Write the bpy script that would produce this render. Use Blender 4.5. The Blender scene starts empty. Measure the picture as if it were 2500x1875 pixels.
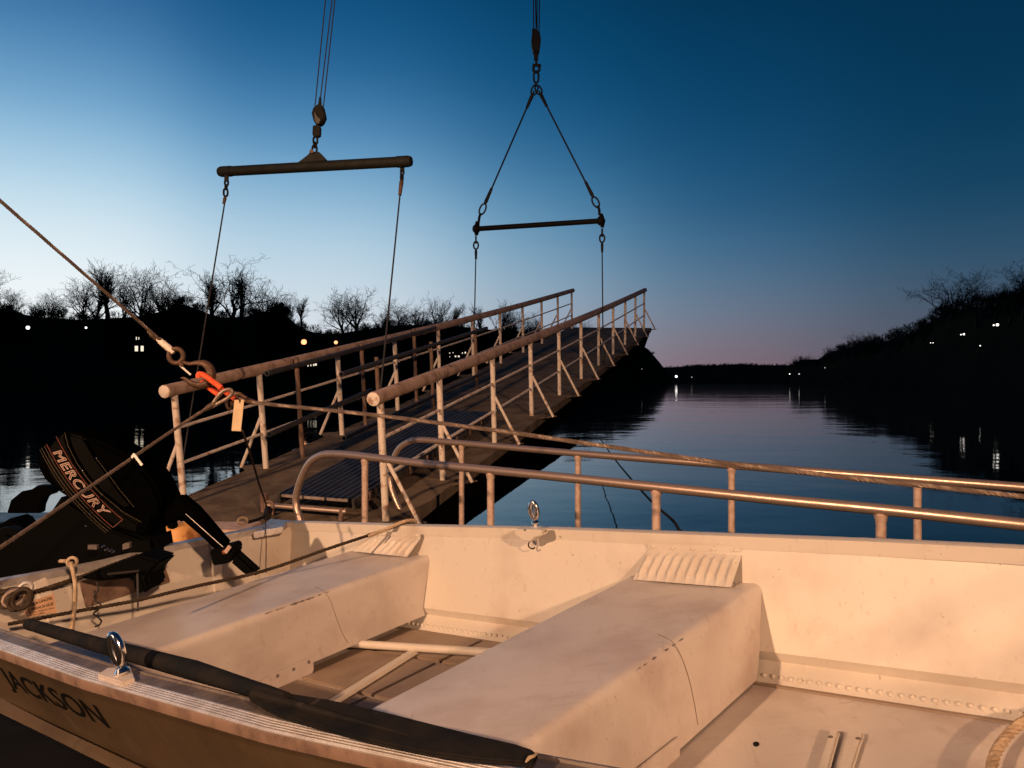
import bpy, math, random
from mathutils import Vector as V, Matrix
R = random.Random(7)
scene = bpy.context.scene
col = scene.collection
F = 1975.0; CX = 1250.0; CY = 932.0; CZ = 2.4; NCLIP = 5000

# ------------------------------------------------------------------ camera
cam = bpy.data.objects.new('camera', bpy.data.cameras.new('camera'))
col.objects.link(cam); scene.camera = cam
cam.location = (0, 0, CZ); cam.rotation_euler = (math.radians(90), 0, 0)
cam.data.sensor_width = 36; cam.data.lens = 36 * F / 2500.0
cam.data.shift_y = -(937.5 - CY) / 2500.0 * 1.0
cam.data.clip_start = 0.05; cam.data.clip_end = NCLIP

# ------------------------------------------------------------------ sky
def s2l(c):
    return tuple((x/255/12.92 if x/255 <= .04045 else ((x/255+.055)/1.055)**2.4) for x in c) + (1,)
world = bpy.data.worlds.new('World'); scene.world = world; world.use_nodes = True
nt = world.node_tree; nt.nodes.clear()
def N(nt, typ, **kw):
    n = nt.nodes.new(typ)
    for k, v in kw.items():
        if k.startswith('i_'):
            key = k[2:]
            n.inputs[int(key) if key.isdigit() else key.replace('_', ' ')].default_value = v
        else: setattr(n, k, v)
    return n
def ramp(nt, stops, interp='LINEAR'):
    n = nt.nodes.new('ShaderNodeValToRGB'); cr = n.color_ramp; cr.interpolation = interp
    while len(cr.elements) > 1: cr.elements.remove(cr.elements[-1])
    cr.elements[0].position = stops[0][0]; cr.elements[0].color = stops[0][1]
    for p, c in stops[1:]:
        e = cr.elements.new(p); e.color = c
    return n
L = nt.links.new
tc = N(nt, 'ShaderNodeTexCoord'); sep = N(nt, 'ShaderNodeSeparateXYZ'); L(tc.outputs['Generated'], sep.inputs[0])
az = math.radians(-44)                                   # where the sun went down, left of the picture
gx, gy = math.sin(az), math.cos(az)
def mth(op, a, b=None, **kw):
    n = N(nt, 'ShaderNodeMath', operation=op, **kw)
    for i, x in enumerate((a, b)):
        if x is None: continue
        if isinstance(x, (int, float)): n.inputs[i].default_value = x
        else: L(x, n.inputs[i])
    return n.outputs[0]
hx = mth('MULTIPLY', sep.outputs[0], gx); hy = mth('MULTIPLY', sep.outputs[1], gy)
num = mth('ADD', hx, hy)
hl = mth('SQRT', mth('ADD', mth('MULTIPLY', sep.outputs[0], sep.outputs[0]), mth('ADD', mth('MULTIPLY', sep.outputs[1], sep.outputs[1]), 1e-6)))
cosg = mth('DIVIDE', num, hl)
ang = mth('DIVIDE', mth('ARCCOSINE', mth('MINIMUM', mth('MAXIMUM', cosg, -1.0), 1.0)), math.pi)   # 0 at the glow, 1 opposite
elev = mth('DIVIDE', mth('ARCSINE', mth('MAXIMUM', mth('MINIMUM', sep.outputs[2], 1.0), 0.0)), math.pi/2)
def er(cols): return ramp(nt, [(e/90.0, s2l(c)) for e, c in cols], 'B_SPLINE')
SKY = [
 (10, [(0,(250,250,250)),(6,(236,244,248)),(9.5,(214,232,241)),(13,(172,208,230)),(17,(112,166,206)),(22,(52,112,164)),(27,(24,80,130)),(45,(8,52,94)),(90,(4,34,66))]),
 (33, [(0,(228,226,232)),(5,(210,222,231)),(9,(184,211,228)),(12.5,(140,184,214)),(16.5,(80,140,186)),(21,(28,96,146)),(26,(8,76,124)),(45,(2,40,76)),(90,(3,30,62))]),
 (46, [(0,(160,146,156)),(4,(160,172,188)),(7.5,(134,170,194)),(11.5,(88,144,182)),(15.5,(40,106,152)),(20,(6,80,126)),(26,(0,62,100)),(45,(1,32,64)),(90,(3,28,58))]),
 (58, [(0,(140,108,118)),(2.0,(136,116,128)),(4.5,(116,130,150)),(8,(76,118,152)),(12,(34,92,134)),(18,(6,70,112)),(25,(0,53,88)),(45,(1,26,52)),(90,(3,26,56))]),
 (77, [(0,(84,80,90)),(4.5,(72,88,106)),(8,(44,82,110)),(12,(14,66,98)),(18,(2,54,86)),(25,(0,45,74)),(45,(1,22,44)),(90,(3,26,56))]),
 (180,[(0,(30,36,48)),(8,(14,34,54)),(20,(4,28,50)),(90,(3,26,56))]),
]
csum = None; wsum = None
for i, (a, cols) in enumerate(SKY):
    r = er(cols); L(elev, r.inputs[0])
    sg = (9, 9, 8, 8, 22, 60)[i]/180
    q = mth('DIVIDE', mth('SUBTRACT', ang, a/180), sg)
    w = mth('EXPONENT', mth('MULTIPLY', mth('MULTIPLY', q, q), -1.0))
    w = mth('ADD', w, 1e-7)
    vm = N(nt, 'ShaderNodeVectorMath', operation='SCALE'); L(r.outputs[0], vm.inputs[0]); L(w, vm.inputs['Scale'])
    if csum is None: csum, wsum = vm.outputs[0], w; continue
    va = N(nt, 'ShaderNodeVectorMath', operation='ADD'); L(csum, va.inputs[0]); L(vm.outputs[0], va.inputs[1]); csum = va.outputs[0]
    wsum = mth('ADD', wsum, w)
vd = N(nt, 'ShaderNodeVectorMath', operation='SCALE'); L(csum, vd.inputs[0]); L(mth('DIVIDE', 1.0, wsum), vd.inputs['Scale'])
prev = vd.outputs[0]
bg = N(nt, 'ShaderNodeBackground'); L(prev, bg.inputs[0]); bg.inputs[1].default_value = 1.0
sk = N(nt, 'ShaderNodeTexSky', sky_type='NISHITA', sun_disc=False); sk.sun_elevation = math.radians(-4); sk.sun_rotation = az
bg2 = N(nt, 'ShaderNodeBackground'); L(sk.outputs[0], bg2.inputs[0]); bg2.inputs[1].default_value = 0.05
ad = N(nt, 'ShaderNodeAddShader'); L(bg.outputs[0], ad.inputs[0]); L(bg2.outputs[0], ad.inputs[1])
wo = N(nt, 'ShaderNodeOutputWorld'); L(ad.outputs[0], wo.inputs[0])

# the steamer's two deck floodlights, behind and above the photographer
def lamp(name, loc, power, color, rad, aim, size):
    d = bpy.data.lights.new(name, 'SPOT'); d.energy = power; d.color = color; d.shadow_soft_size = rad
    d.spot_size = math.radians(size); d.spot_blend = 1.0
    o = bpy.data.objects.new(name, d); o.location = loc; col.objects.link(o)
    o.rotation_euler = (V(aim)-V(loc)).to_track_quat('-Z', 'Y').to_euler(); return o
lamp('deck_floodlight', (-8.2, -4.8, CZ+4.0), 6300, (1.0, .59, .335), .12, (.6, 4.6, CZ-1.2), 80)
lamp('deck_floodlight', (4.4, -7.8, CZ+3.6), 5300, (1.0, .575, .325), .20, (-.2, 4.6, CZ-1.0), 76)

vs = scene.view_settings
vs.view_transform = 'Standard'; vs.look = 'None'; vs.exposure = 0; vs.gamma = 1; vs.use_curve_mapping = False
scene.render.engine = 'CYCLES'

# ------------------------------------------------------------------ helpers
def at(u, v, Y): return V(((u-CX)/F*Y, Y, CZ-(v-CY)/F*Y))
def rayd(u, v): return V(((u-CX)/F, 1, -(v-CY)/F))
EYE = V((0, 0, CZ))
def hit(u, v, P0, n):
    d = rayd(u, v); t = (P0-EYE).dot(n)/d.dot(n); return EYE + d*t

class MB:
    def __init__(s): s.v = []; s.f = []; s.w = {}
    def add(s, vs, fs):
        b = len(s.v); s.v += [V(x) for x in vs]; s.f += [tuple(b+i for i in f) for f in fs]; return b
    def box(s, c, ax, ay, az):                          # centre and three half-axes
        c, ax, ay, az = V(c), V(ax), V(ay), V(az)
        vs = [c+ax*i+ay*j+az*k for k in (-1, 1) for j in (-1, 1) for i in (-1, 1)]
        s.add(vs, [(0,2,3,1),(4,5,7,6),(0,1,5,4),(2,6,7,3),(0,4,6,2),(1,3,7,5)]); return s
    def bar(s, a, b, w, h, up=(0,0,1)):
        a, b = V(a), V(b); d = (b-a); ax = d.normalized(); ay = V(up).cross(ax)
        if ay.length < 1e-4: ay = V((1,0,0)).cross(ax)
        ay.normalize(); az = ax.cross(ay); s.box((a+b)/2, d/2, ay*w/2, az*h/2); return s
    def tube(s, pts, r, n=8, closed=False, caps=True, sq=(1,1)):
        pts = [V(p) for p in pts]; m = len(pts)
        rr = [r]*m if isinstance(r, (int, float)) else list(r)
        t0 = (pts[1]-pts[0]).normalized(); nrm = t0.orthogonal().normalized(); rings = []
        for i in range(m):
            if closed: t = (pts[(i+1) % m]-pts[i-1]).normalized()
            else: t = (pts[min(i+1, m-1)]-pts[max(i-1, 0)]).normalized()
            nrm = (nrm - t*nrm.dot(t))
            if nrm.length < 1e-6: nrm = t.orthogonal()
            nrm.normalize(); bn = t.cross(nrm)
            rings.append(s.add([pts[i]+nrm*math.cos(2*math.pi*k/n)*rr[i]*sq[0]+bn*math.sin(2*math.pi*k/n)*rr[i]*sq[1] for k in range(n)], []))
        for i in range(m if closed else m-1):
            a, b = rings[i], rings[(i+1) % m]
            for k in range(n):
                k2 = (k+1) % n; s.f.append((a+k, a+k2, b+k2, b+k))
        if caps and not closed:
            s.f.append(tuple(rings[0]+k for k in reversed(range(n)))); s.f.append(tuple(rings[-1]+k for k in range(n)))
        return s
    def prism(s, poly, d):                              # polygon of points pushed along d
        d = V(d); n = len(poly); b = s.add(list(poly)+[V(p)+d for p in poly], [])
        s.f.append(tuple(b+i for i in range(n))); s.f.append(tuple(b+n+i for i in reversed(range(n))))
        for i in range(n):
            j = (i+1) % n; s.f.append((b+j, b+i, b+n+i, b+n+j))
        return s
    def grid(s, rows, closed=False):
        n = len(rows[0]); b = [s.add(r, []) for r in rows]
        for i in range(len(rows)-1):
            for k in range(n-1 if not closed else n):
                k2 = (k+1) % n; s.f.append((b[i]+k, b[i]+k2, b[i+1]+k2, b[i+1]+k))
        return s
    def dome(s, c, n_, r, h=None):
        n_ = V(n_).normalized(); a = n_.orthogonal().normalized(); b = n_.cross(a); h = h or r*.6; c = V(c)
        rows = []
        for q in range(3):
            th = q*math.pi/6.0
            rows.append([c + (a*math.cos(k*math.pi/3)+b*math.sin(k*math.pi/3))*r*math.cos(th) + n_*h*math.sin(th) for k in range(6)])
        s.grid(rows, True); t = s.add([c+n_*h], [])
        for k in range(6): s.f.append((t-6+k, t-6+(k+1) % 6, t))
        return s
ORG = {}
def link(o, parent=None):
    col.objects.link(o)
    if parent: o.parent = parent
    return o
def tag(o, label=None, cat=None, group=None, kind=None):
    if label: o['label'] = label
    if cat: o['category'] = cat
    if group: o['group'] = group
    if kind: o['kind'] = kind
    return o
def thing(name, label, cat, loc, group=None):
    o = bpy.data.objects.new(name, None); o.empty_display_size = .1; o.location = loc; col.objects.link(o)
    ORG[o.name] = V(loc); return tag(o, label, cat, group)
def mesh_of(mb, name, org=V((0,0,0)), mat=None, smooth=35, bev=0):
    me = bpy.data.meshes.new(name); me.from_pydata([tuple(v-org) for v in mb.v], [], mb.f)
    if mat: me.materials.append(mat)
    if bev:
        import bmesh
        bm = bmesh.new(); bm.from_mesh(me)
        bmesh.ops.recalc_face_normals(bm, faces=bm.faces)
        es = [e for e in bm.edges if len(e.link_faces) == 2 and e.calc_face_angle(0) > .6]
        bmesh.ops.bevel(bm, geom=es, offset=bev, segments=2, affect='EDGES', clamp_overlap=True)
        bm.to_mesh(me); bm.free()
    else:
        import bmesh
        bm = bmesh.new(); bm.from_mesh(me); bmesh.ops.recalc_face_normals(bm, faces=bm.faces); bm.to_mesh(me); bm.free()
    if smooth:
        me.polygons.foreach_set('use_smooth', [True]*len(me.polygons)); me.set_sharp_from_angle(angle=math.radians(smooth))
    me.update(); return me
def part(name, mb, mat, parent=None, smooth=35, bev=0, **kw):
    org = ORG.get(parent.name, V((0,0,0))) if parent else V((0,0,0))
    o = bpy.data.objects.new(name, mesh_of(mb, name, org, mat, smooth, bev)); link(o, parent)
    ORG[o.name] = org; return tag(o, **kw)
def lone(name, mb, mat, label, cat, group=None, smooth=35, bev=0):   # a thing that is one mesh, origin on it
    org = sum(mb.v, V((0,0,0)))/len(mb.v)
    o = bpy.data.objects.new(name, mesh_of(mb, name, org, mat, smooth, bev)); o.location = org; col.objects.link(o)
    ORG[o.name] = org; return tag(o, label, cat, group)
def smoothpath(pts, k=6):
    P = [V(p) for p in pts]; out = []
    for i in range(len(P)-1):
        p0 = P[max(i-1, 0)]; p1 = P[i]; p2 = P[i+1]; p3 = P[min(i+2, len(P)-1)]
        for j in range(k):
            t = j/k
            out.append(.5*((2*p1)+(p2-p0)*t+(2*p0-5*p1+4*p2-p3)*t*t+(3*p1-p0-3*p2+p3)*t**3))
    out.append(P[-1]); return out
def rope(pts, r, lay=None, strands=3, n=5):              # laid rope: strands wound round each other
    lay = lay or r*7; P = [V(p) for p in pts]
    cum = [0]
    for i in range(1, len(P)): cum.append(cum[-1]+(P[i]-P[i-1]).length)
    tot = cum[-1]; steps = max(8, int(tot/lay*8)); mb = MB(); cen = []; fr = []
    j = 0; nrm = None
    for i in range(steps+1):
        s_ = tot*i/steps
        while j < len(P)-2 and cum[j+1] < s_: j += 1
        t = (s_-cum[j])/max(1e-9, cum[j+1]-cum[j]); cen.append(P[j].lerp(P[j+1], t))
    for i in range(len(cen)):
        d = (cen[min(i+1, steps)]-cen[max(i-1, 0)]).normalized()
        nrm = d.orthogonal() if nrm is None else nrm-d*nrm.dot(d)
        nrm.normalize(); fr.append((nrm.copy(), d.cross(nrm)))
    for k in range(strands):
        pp = []
        for i, c in enumerate(cen):
            a = 2*math.pi*(tot*i/steps/lay + k/strands); pp.append(c+(fr[i][0]*math.cos(a)+fr[i][1]*math.sin(a))*r*.5)
        mb.tube(pp, r*.55, n)
    return mb
def ringpts(c, a, b, ra, rb, n=14, e=1.0):               # closed ellipse; a,b unit axes
    out = []
    for k in range(n):
        t = 2*math.pi*k/n; ct, st = math.cos(t), math.sin(t)
        out.append(V(c)+V(a)*ra*abs(ct)**e*(1 if ct > 0 else -1)+V(b)*rb*abs(st)**e*(1 if st > 0 else -1))
    return out

# ------------------------------------------------------------------ materials
def mat(name, base, rough=.6, metal=0, spec=.5, c2=None, ns=6.0, amt=.5, lo=.42, hi=.62, bump=0, bs=40, detail=6,
        stretch=(1,1,1), emit=None, es=0, wear=None, scr=None, coat=0, c3=None, n3=2.0, lo3=.5, hi3=.7):
    m = bpy.data.materials.new(name); m.use_nodes = True; t = m.node_tree; t.nodes.clear()
    out = N(t, 'ShaderNodeOutputMaterial'); p = N(t, 'ShaderNodeBsdfPrincipled'); l = t.links.new
    l(p.outputs[0], out.inputs[0])
    p.inputs['Base Color'].default_value = (*base, 1); p.inputs['Roughness'].default_value = rough; p.inputs['Metallic'].default_value = metal
    p.inputs['Specular IOR Level'].default_value = spec; p.inputs['Coat Weight'].default_value = coat
    tcx = N(t, 'ShaderNodeTexCoord'); mp = N(t, 'ShaderNodeMapping'); mp.inputs['Scale'].default_value = stretch
    l(tcx.outputs['Object'], mp.inputs[0]); last = None
    if c2:
        n = N(t, 'ShaderNodeTexNoise'); n.inputs['Scale'].default_value = ns; n.inputs['Detail'].default_value = detail; n.inputs['Roughness'].default_value = .62
        l(mp.outputs[0], n.inputs['Vector'])
        mr = N(t, 'ShaderNodeMapRange'); l(n.outputs[0], mr.inputs['Value']); mr.inputs['From Min'].default_value = lo; mr.inputs['From Max'].default_value = hi; mr.inputs['To Max'].default_value = amt
        mx = N(t, 'ShaderNodeMix', data_type='RGBA'); l(mr.outputs[0], mx.inputs['Factor']); mx.inputs[6].default_value = (*base, 1); mx.inputs[7].default_value = (*c2, 1); last = mx.outputs[2]
        rr = N(t, 'ShaderNodeMapRange'); l(n.outputs[0], rr.inputs['Value']); rr.inputs['To Min'].default_value = max(.03, rough-.15); rr.inputs['To Max'].default_value = min(1, rough+.15); l(rr.outputs[0], p.inputs['Roughness'])
    if c3:
        n = N(t, 'ShaderNodeTexNoise'); n.inputs['Scale'].default_value = n3; n.inputs['Detail'].default_value = 3; n.inputs['Distortion'].default_value = .6
        l(tcx.outputs['Object'], n.inputs['Vector'])
        mr = N(t, 'ShaderNodeMapRange'); l(n.outputs[0], mr.inputs['Value']); mr.inputs['From Min'].default_value = lo3; mr.inputs['From Max'].default_value = hi3; mr.inputs['To Max'].default_value = .75
        mx = N(t, 'ShaderNodeMix', data_type='RGBA'); l(mr.outputs[0], mx.inputs['Factor'])
        if last: l(last, mx.inputs[6])
        else: mx.inputs[6].default_value = (*base, 1)
        mx.inputs[7].default_value = (*c3, 1); last = mx.outputs[2]
    if scr:                                              # long fine scuffs and small specks
        for sc_, rz in (((1.5,26,9),.5),((22,1.6,8),1.1)):
            m2 = N(t, 'ShaderNodeMapping'); m2.inputs['Scale'].default_value = sc_; m2.inputs['Rotation'].default_value = (0,.3,rz); l(tcx.outputs['Object'], m2.inputs[0])
            n = N(t, 'ShaderNodeTexNoise'); n.inputs['Scale'].default_value = 2.2; n.inputs['Detail'].default_value = 6; n.inputs['Roughness'].default_value = .75; l(m2.outputs[0], n.inputs['Vector'])
            mr = N(t, 'ShaderNodeMapRange'); l(n.outputs[0], mr.inputs['Value']); mr.inputs['From Min'].default_value = .60; mr.inputs['From Max'].default_value = .70; mr.inputs['To Max'].default_value = .42
            mx = N(t, 'ShaderNodeMix', data_type='RGBA'); l(mr.outputs[0], mx.inputs['Factor']); l(last, mx.inputs[6]); mx.inputs[7].default_value = (*scr, 1); last = mx.outputs[2]
        n = N(t, 'ShaderNodeTexNoise'); n.inputs['Scale'].default_value = 75; n.inputs['Detail'].default_value = 1; l(tcx.outputs['Object'], n.inputs['Vector'])
        mr = N(t, 'ShaderNodeMapRange'); l(n.outputs[0], mr.inputs['Value']); mr.inputs['From Min'].default_value = .765; mr.inputs['From Max'].default_value = .79; mr.inputs['To Max'].default_value = .5
        mx = N(t, 'ShaderNodeMix', data_type='RGBA'); l(mr.outputs[0], mx.inputs['Factor']); l(last, mx.inputs[6]); mx.inputs[7].default_value = (.10,.07,.055,1); last = mx.outputs[2]
    if wear:                                             # chipped paint where the mesh carries a 'wear' value
        at_ = N(t, 'ShaderNodeAttribute', attribute_name='wear'); n = N(t, 'ShaderNodeTexNoise'); n.inputs['Scale'].default_value = 42; n.inputs['Detail'].default_value = 8
        l(tcx.outputs['Object'], n.inputs['Vector'])
        n2 = N(t, 'ShaderNodeTexNoise'); n2.inputs['Scale'].default_value = 3.2; l(tcx.outputs['Object'], n2.inputs['Vector'])
        a1 = N(t, 'ShaderNodeMath', operation='ADD'); l(n.outputs[0], a1.inputs[0]); l(n2.outputs[0], a1.inputs[1])
        a2 = N(t, 'ShaderNodeMath', operation='MULTIPLY'); l(a1.outputs[0], a2.inputs[0]); l(at_.outputs['Fac'], a2.inputs[1])
        mr = N(t, 'ShaderNodeMapRange'); l(a2.outputs[0], mr.inputs['Value']); mr.inputs['From Min'].default_value = .98; mr.inputs['From Max'].default_value = 1.08; mr.inputs['To Max'].default_value = .85
        mx = N(t, 'ShaderNodeMix', data_type='RGBA'); l(mr.outputs[0], mx.inputs['Factor'])
        if last: l(last, mx.inputs[6])
        else: mx.inputs[6].default_value = (*base, 1)
        mx.inputs[7].default_value = (*wear, 1); last = mx.outputs[2]
    if last: l(last, p.inputs['Base Color'])
    if bump:
        n = N(t, 'ShaderNodeTexNoise'); n.inputs['Scale'].default_value = bs; n.inputs['Detail'].default_value = 4; l(mp.outputs[0], n.inputs['Vector'])
        b = N(t, 'ShaderNodeBump'); b.inputs['Strength'].default_value = 1; b.inputs['Distance'].default_value = bump; l(n.outputs[0], b.inputs['Height']); l(b.outputs[0], p.inputs['Normal'])
    if emit:
        p.inputs['Emission Color'].default_value = (*emit, 1); p.inputs['Emission Strength'].default_value = es
    return m
M = {}
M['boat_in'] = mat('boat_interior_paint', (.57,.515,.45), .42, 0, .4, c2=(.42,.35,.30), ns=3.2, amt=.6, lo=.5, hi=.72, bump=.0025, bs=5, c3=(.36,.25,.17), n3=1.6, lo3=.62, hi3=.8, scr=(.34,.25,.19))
M['bench'] = mat('bench_paint', (.55,.49,.45), .42, 0, .5, c2=(.36,.28,.24), ns=4, amt=.65, lo=.48, hi=.72, bump=.003, bs=4, wear=(.06,.05,.05), scr=(.28,.20,.17), c3=(.34,.26,.24), n3=2.3, lo3=.5, hi3=.8)
M['floor'] = mat('boat_floor_paint', (.27,.20,.15), .5, 0, .5, c2=(.22,.16,.12), ns=5, amt=.7, lo=.42, hi=.66, bump=.002, bs=9, c3=(.16,.11,.08), n3=3, lo3=.58, hi3=.72)
M['boat_out'] = mat('boat_outside_brown', (.085,.055,.030), .55, 0, .3, c2=(.045,.030,.016), ns=3, amt=.8, lo=.4, hi=.65, bump=.002, bs=7, c3=(.085,.06,.036), n3=5, lo3=.6, hi3=.7)  # outer side, much darker and browner than the inside
M['seam'] = mat('old_weld_seam', (.30,.22,.18), .6)
M['alu'] = mat('bare_aluminium', (.62,.58,.56), .42, .55, .5, c2=(.34,.30,.28), ns=18, amt=.6, stretch=(1,1,1), bump=.0004, bs=60)
M['alu_dark'] = mat('weathered_aluminium', (.16,.13,.115), .55, .2, .5, c2=(.07,.055,.05), ns=14, amt=.8, bump=.0008, bs=40)
M['chrome'] = mat('galvanised_chrome', (.85,.84,.82), .12, 1, .5, c2=(.5,.47,.43), ns=12, amt=.4)
M['rail_tube'] = mat('polished_rail', (.50,.37,.30), .36, .7, .5, c2=(.36,.26,.21), ns=30, amt=.5)
M['rail_post'] = mat('rail_post_paint', (.56,.41,.33), .45, .1, .5, c2=(.26,.16,.12), ns=26, amt=.5)
M['cream'] = mat('cream_paint', (.76,.66,.57), .55, 0, .4, c2=(.34,.17,.10), ns=16, amt=.85, lo=.53, hi=.64, bump=.0008, bs=50)
M['handrail'] = mat('handrail_worn_paint', (.52,.36,.27), .6, 0, .4, c2=(.28,.17,.12), ns=9, amt=.8, lo=.45, hi=.62, bump=.001, bs=40, c3=(.05,.035,.03), n3=7, lo3=.64, hi3=.68)
M['deck_plate'] = mat('stage_deck_paint', (.17,.128,.090), .85, 0, .08, c2=(.085,.062,.045), ns=4, amt=.8, lo=.4, hi=.62, bump=.0012, bs=70)
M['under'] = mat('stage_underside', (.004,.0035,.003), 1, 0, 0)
M['pipe_dark'] = mat('dark_scaffold_pipe', (.075,.068,.06), .5, .3, .4, c2=(.04,.033,.03), ns=12, amt=.6)
M['pipe_brown'] = mat('brown_scaffold_post', (.21,.135,.10), .6, 0, .3, c2=(.10,.06,.045), ns=14, amt=.8)
M['plank'] = mat('dark_plank', (.028,.029,.036), .55, .1, .4, c2=(.016,.016,.020), ns=6, amt=.7, stretch=(1,1,1), bump=.0006, bs=60)
M['plank_edge'] = mat('plank_end_metal', (.5,.42,.36), .4, .4, .5, c2=(.2,.14,.11), ns=20, amt=.6)
M['steel_dark'] = mat('rusty_lifting_steel', (.009,.007,.006), .7, .2, .3, c2=(.012,.009,.008), ns=10, amt=.7, bump=.0015, bs=40)
M['steel_olive'] = mat('olive_beam_paint', (.014,.015,.011), .7, 0, .3, c2=(.008,.008,.007), ns=7, amt=.8, bump=.001, bs=30)
M['hook'] = mat('rusted_hook', (.11,.058,.033), .55, .2, .4, c2=(.05,.025,.014), ns=22, amt=.8, bump=.001, bs=60)
M['wire'] = mat('wire_rope', (.20,.15,.12), .5, .4, .4, c2=(.10,.065,.05), ns=30, amt=.7)
M['cable_dark'] = mat('dark_cable', (.03,.028,.03), .6, .2, .3)
M['rope_dark'] = mat('dark_nylon_rope', (.045,.032,.022), .85, 0, .1, c2=(.02,.014,.010), ns=30, amt=.7)
M['rope_tan'] = mat('tan_rope', (.46,.35,.24), .85, 0, .1, c2=(.2,.13,.08), ns=30, amt=.6)
M['orange'] = mat('orange_sling', (.85,.13,.05), .7, 0, .2, c2=(.5,.05,.02), ns=40, amt=.6)
M['tagm'] = mat('tan_tag', (.62,.47,.30), .6, 0, .3, c2=(.45,.32,.2), ns=30, amt=.4)
M['white'] = mat('white_plastic', (.8,.76,.72), .5, 0, .4)
M['black_gloss'] = mat('black_cowl_paint', (.0016,.0016,.0013), .5, 0, .05, c2=(.003,.0028,.002), ns=4, amt=.5)
M['black_flat'] = mat('flat_black_cowl', (.0012,.0012,.001), 1, 0, 0)
M['black_matt'] = mat('black_rubber', (.0015,.0015,.0015), .7, 0, .04)
M['decal'] = mat('copper_decal', (.42,.28,.23), .5, 0, .3)
M['decal_and_glint'] = mat('dim_decal_and_glint', (.075,.06,.035), .5, 0, .3)  # dim printed stripes, also the highlights painted on the cowl creases
M['decal_red'] = mat('red_decal', (.15,.045,.03), .5, 0, .3)
M['paddle'] = mat('dark_paddle', (.009,.010,.012), .95, 0, .05, c2=(.020,.017,.015), ns=7, amt=.9, lo=.45, hi=.6, bump=.001, bs=30, c3=(.07,.055,.045), n3=9, lo3=.66, hi3=.7)
M['letter'] = mat('black_lettering', (.004,.004,.004), .6, 0, .1)
M['sticker'] = mat('sticker', (.78,.48,.30), .5, 0, .3, c2=(.5,.28,.16), ns=18, amt=.5)
M['deck'] = mat('steamer_deck', (.009,.008,.007), .9, 0, .05, c2=(.005,.004,.004), ns=2, amt=.8)
M['ledge'] = mat('grey_ledge', (.11,.13,.16), .45, .3, .5, c2=(.06,.07,.09), ns=6, amt=.7)
M['fender'] = mat('orange_fender', (.72,.36,.12), .5, 0, .4, c2=(.32,.11,.04), ns=9, amt=.8, lo=.5, hi=.6)
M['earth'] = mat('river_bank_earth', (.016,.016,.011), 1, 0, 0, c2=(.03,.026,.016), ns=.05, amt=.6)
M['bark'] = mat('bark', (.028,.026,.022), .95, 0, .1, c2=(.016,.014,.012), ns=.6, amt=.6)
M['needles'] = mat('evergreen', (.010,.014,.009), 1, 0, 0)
M['lamp_o'] = mat('sodium_lamp', (.1,.1,.1), .5, emit=(1,.36,.15), es=2.6)
M['lamp_w'] = mat('white_lamp', (.1,.1,.1), .5, emit=(1,.93,.86), es=3.0)
M['lamp_s'] = mat('dim_lamp', (.1,.1,.1), .5, emit=(1,.95,.86), es=1.0)
M['window'] = mat('lit_window', (.1,.1,.1), .5, emit=(1,.86,.66), es=1.1)
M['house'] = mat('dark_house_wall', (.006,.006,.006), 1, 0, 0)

# water
def water_mat():
    m = bpy.data.materials.new('river_water'); m.use_nodes = True; t = m.node_tree; l = t.links.new
    p = t.nodes['Principled BSDF']; p.inputs['Base Color'].default_value = (.003,.006,.008,1); p.inputs['Roughness'].default_value = .035; p.inputs['IOR'].default_value = 1.33
    g = N(t, 'ShaderNodeNewGeometry'); prev = None
    for sc, dist, st in ((.35,.014,(1,1,1)), (1.7,.0026,(1,1,1)), (.05,.06,(.35,1.6,1))):
        mp = N(t, 'ShaderNodeMapping'); mp.inputs['Scale'].default_value = st; l(g.outputs['Position'], mp.inputs[0])
        n = N(t, 'ShaderNodeTexNoise'); n.inputs['Scale'].default_value = sc; n.inputs['Detail'].default_value = 2.5; l(mp.outputs[0], n.inputs['Vector'])
        b = N(t, 'ShaderNodeBump'); b.inputs['Distance'].default_value = dist; b.inputs['Strength'].default_value = 1; l(n.outputs[0], b.inputs['Height'])
        if prev: l(prev, b.inputs['Normal'])
        prev = b.outputs[0]
    l(prev, p.inputs['Normal']); return m
wmb = MB(); wmb.add([(-4000,-400,0),(4000,-400,0),(4000,4500,0),(-4000,4500,0)], [(0,1,2,3)])
o = part('water', wmb, water_mat(), smooth=0); tag(o, kind='structure')

# ------------------------------------------------------------------ river banks
def interp(tab, u):
    if u <= tab[0][0]: return tab[0][1]
    for (a, x), (b, y) in zip(tab, tab[1:]):
        if u <= b: return x+(y-x)*(u-a)/(b-a)
    return tab[-1][1]
# shoreline distance by bearing (tangent) and ridge angle
LD = [(-900,115),(-300,132),(0,145),(400,155),(700,165),(1000,185),(1250,230),(1450,300),(1560,360),(1640,420)]
LR = [(-900,730),(-100,738),(0,745),(36,747),(72,766),(200,773),(325,766),(400,751),(450,735),(490,750),(530,766),(600,766),(640,752),(700,754),(718,790),(760,802),(800,808),(850,803),(880,797),(930,791),(960,787),(1010,785),(1100,787),(1200,797),(1300,802),(1400,808),(1480,812),(1530,820),(1580,850),(1600,868),(1622,902),(1640,928)]
FD = [(1560,1250),(1700,1200),(1850,1100),(1960,1000),(2050,900)]
FR = [(1560,898),(1640,897),(1700,893),(1800,890),(1900,892),(2050,895)]
RD = [(1930,700),(1960,620),(2100,420),(2250,290),(2400,210),(2500,180),(2800,140),(3300,110)]
RR = [(1930,900),(1950,880),(1965,872),(1990,884),(2010,868),(2040,856),(2070,850),(2100,838),(2155,838),(2190,822),(2236,810),(2266,788),(2308,765),(2353,759),(2368,748),(2443,748),(2480,735),(2500,725),(2560,735),(2800,700),(3300,680)]
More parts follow.
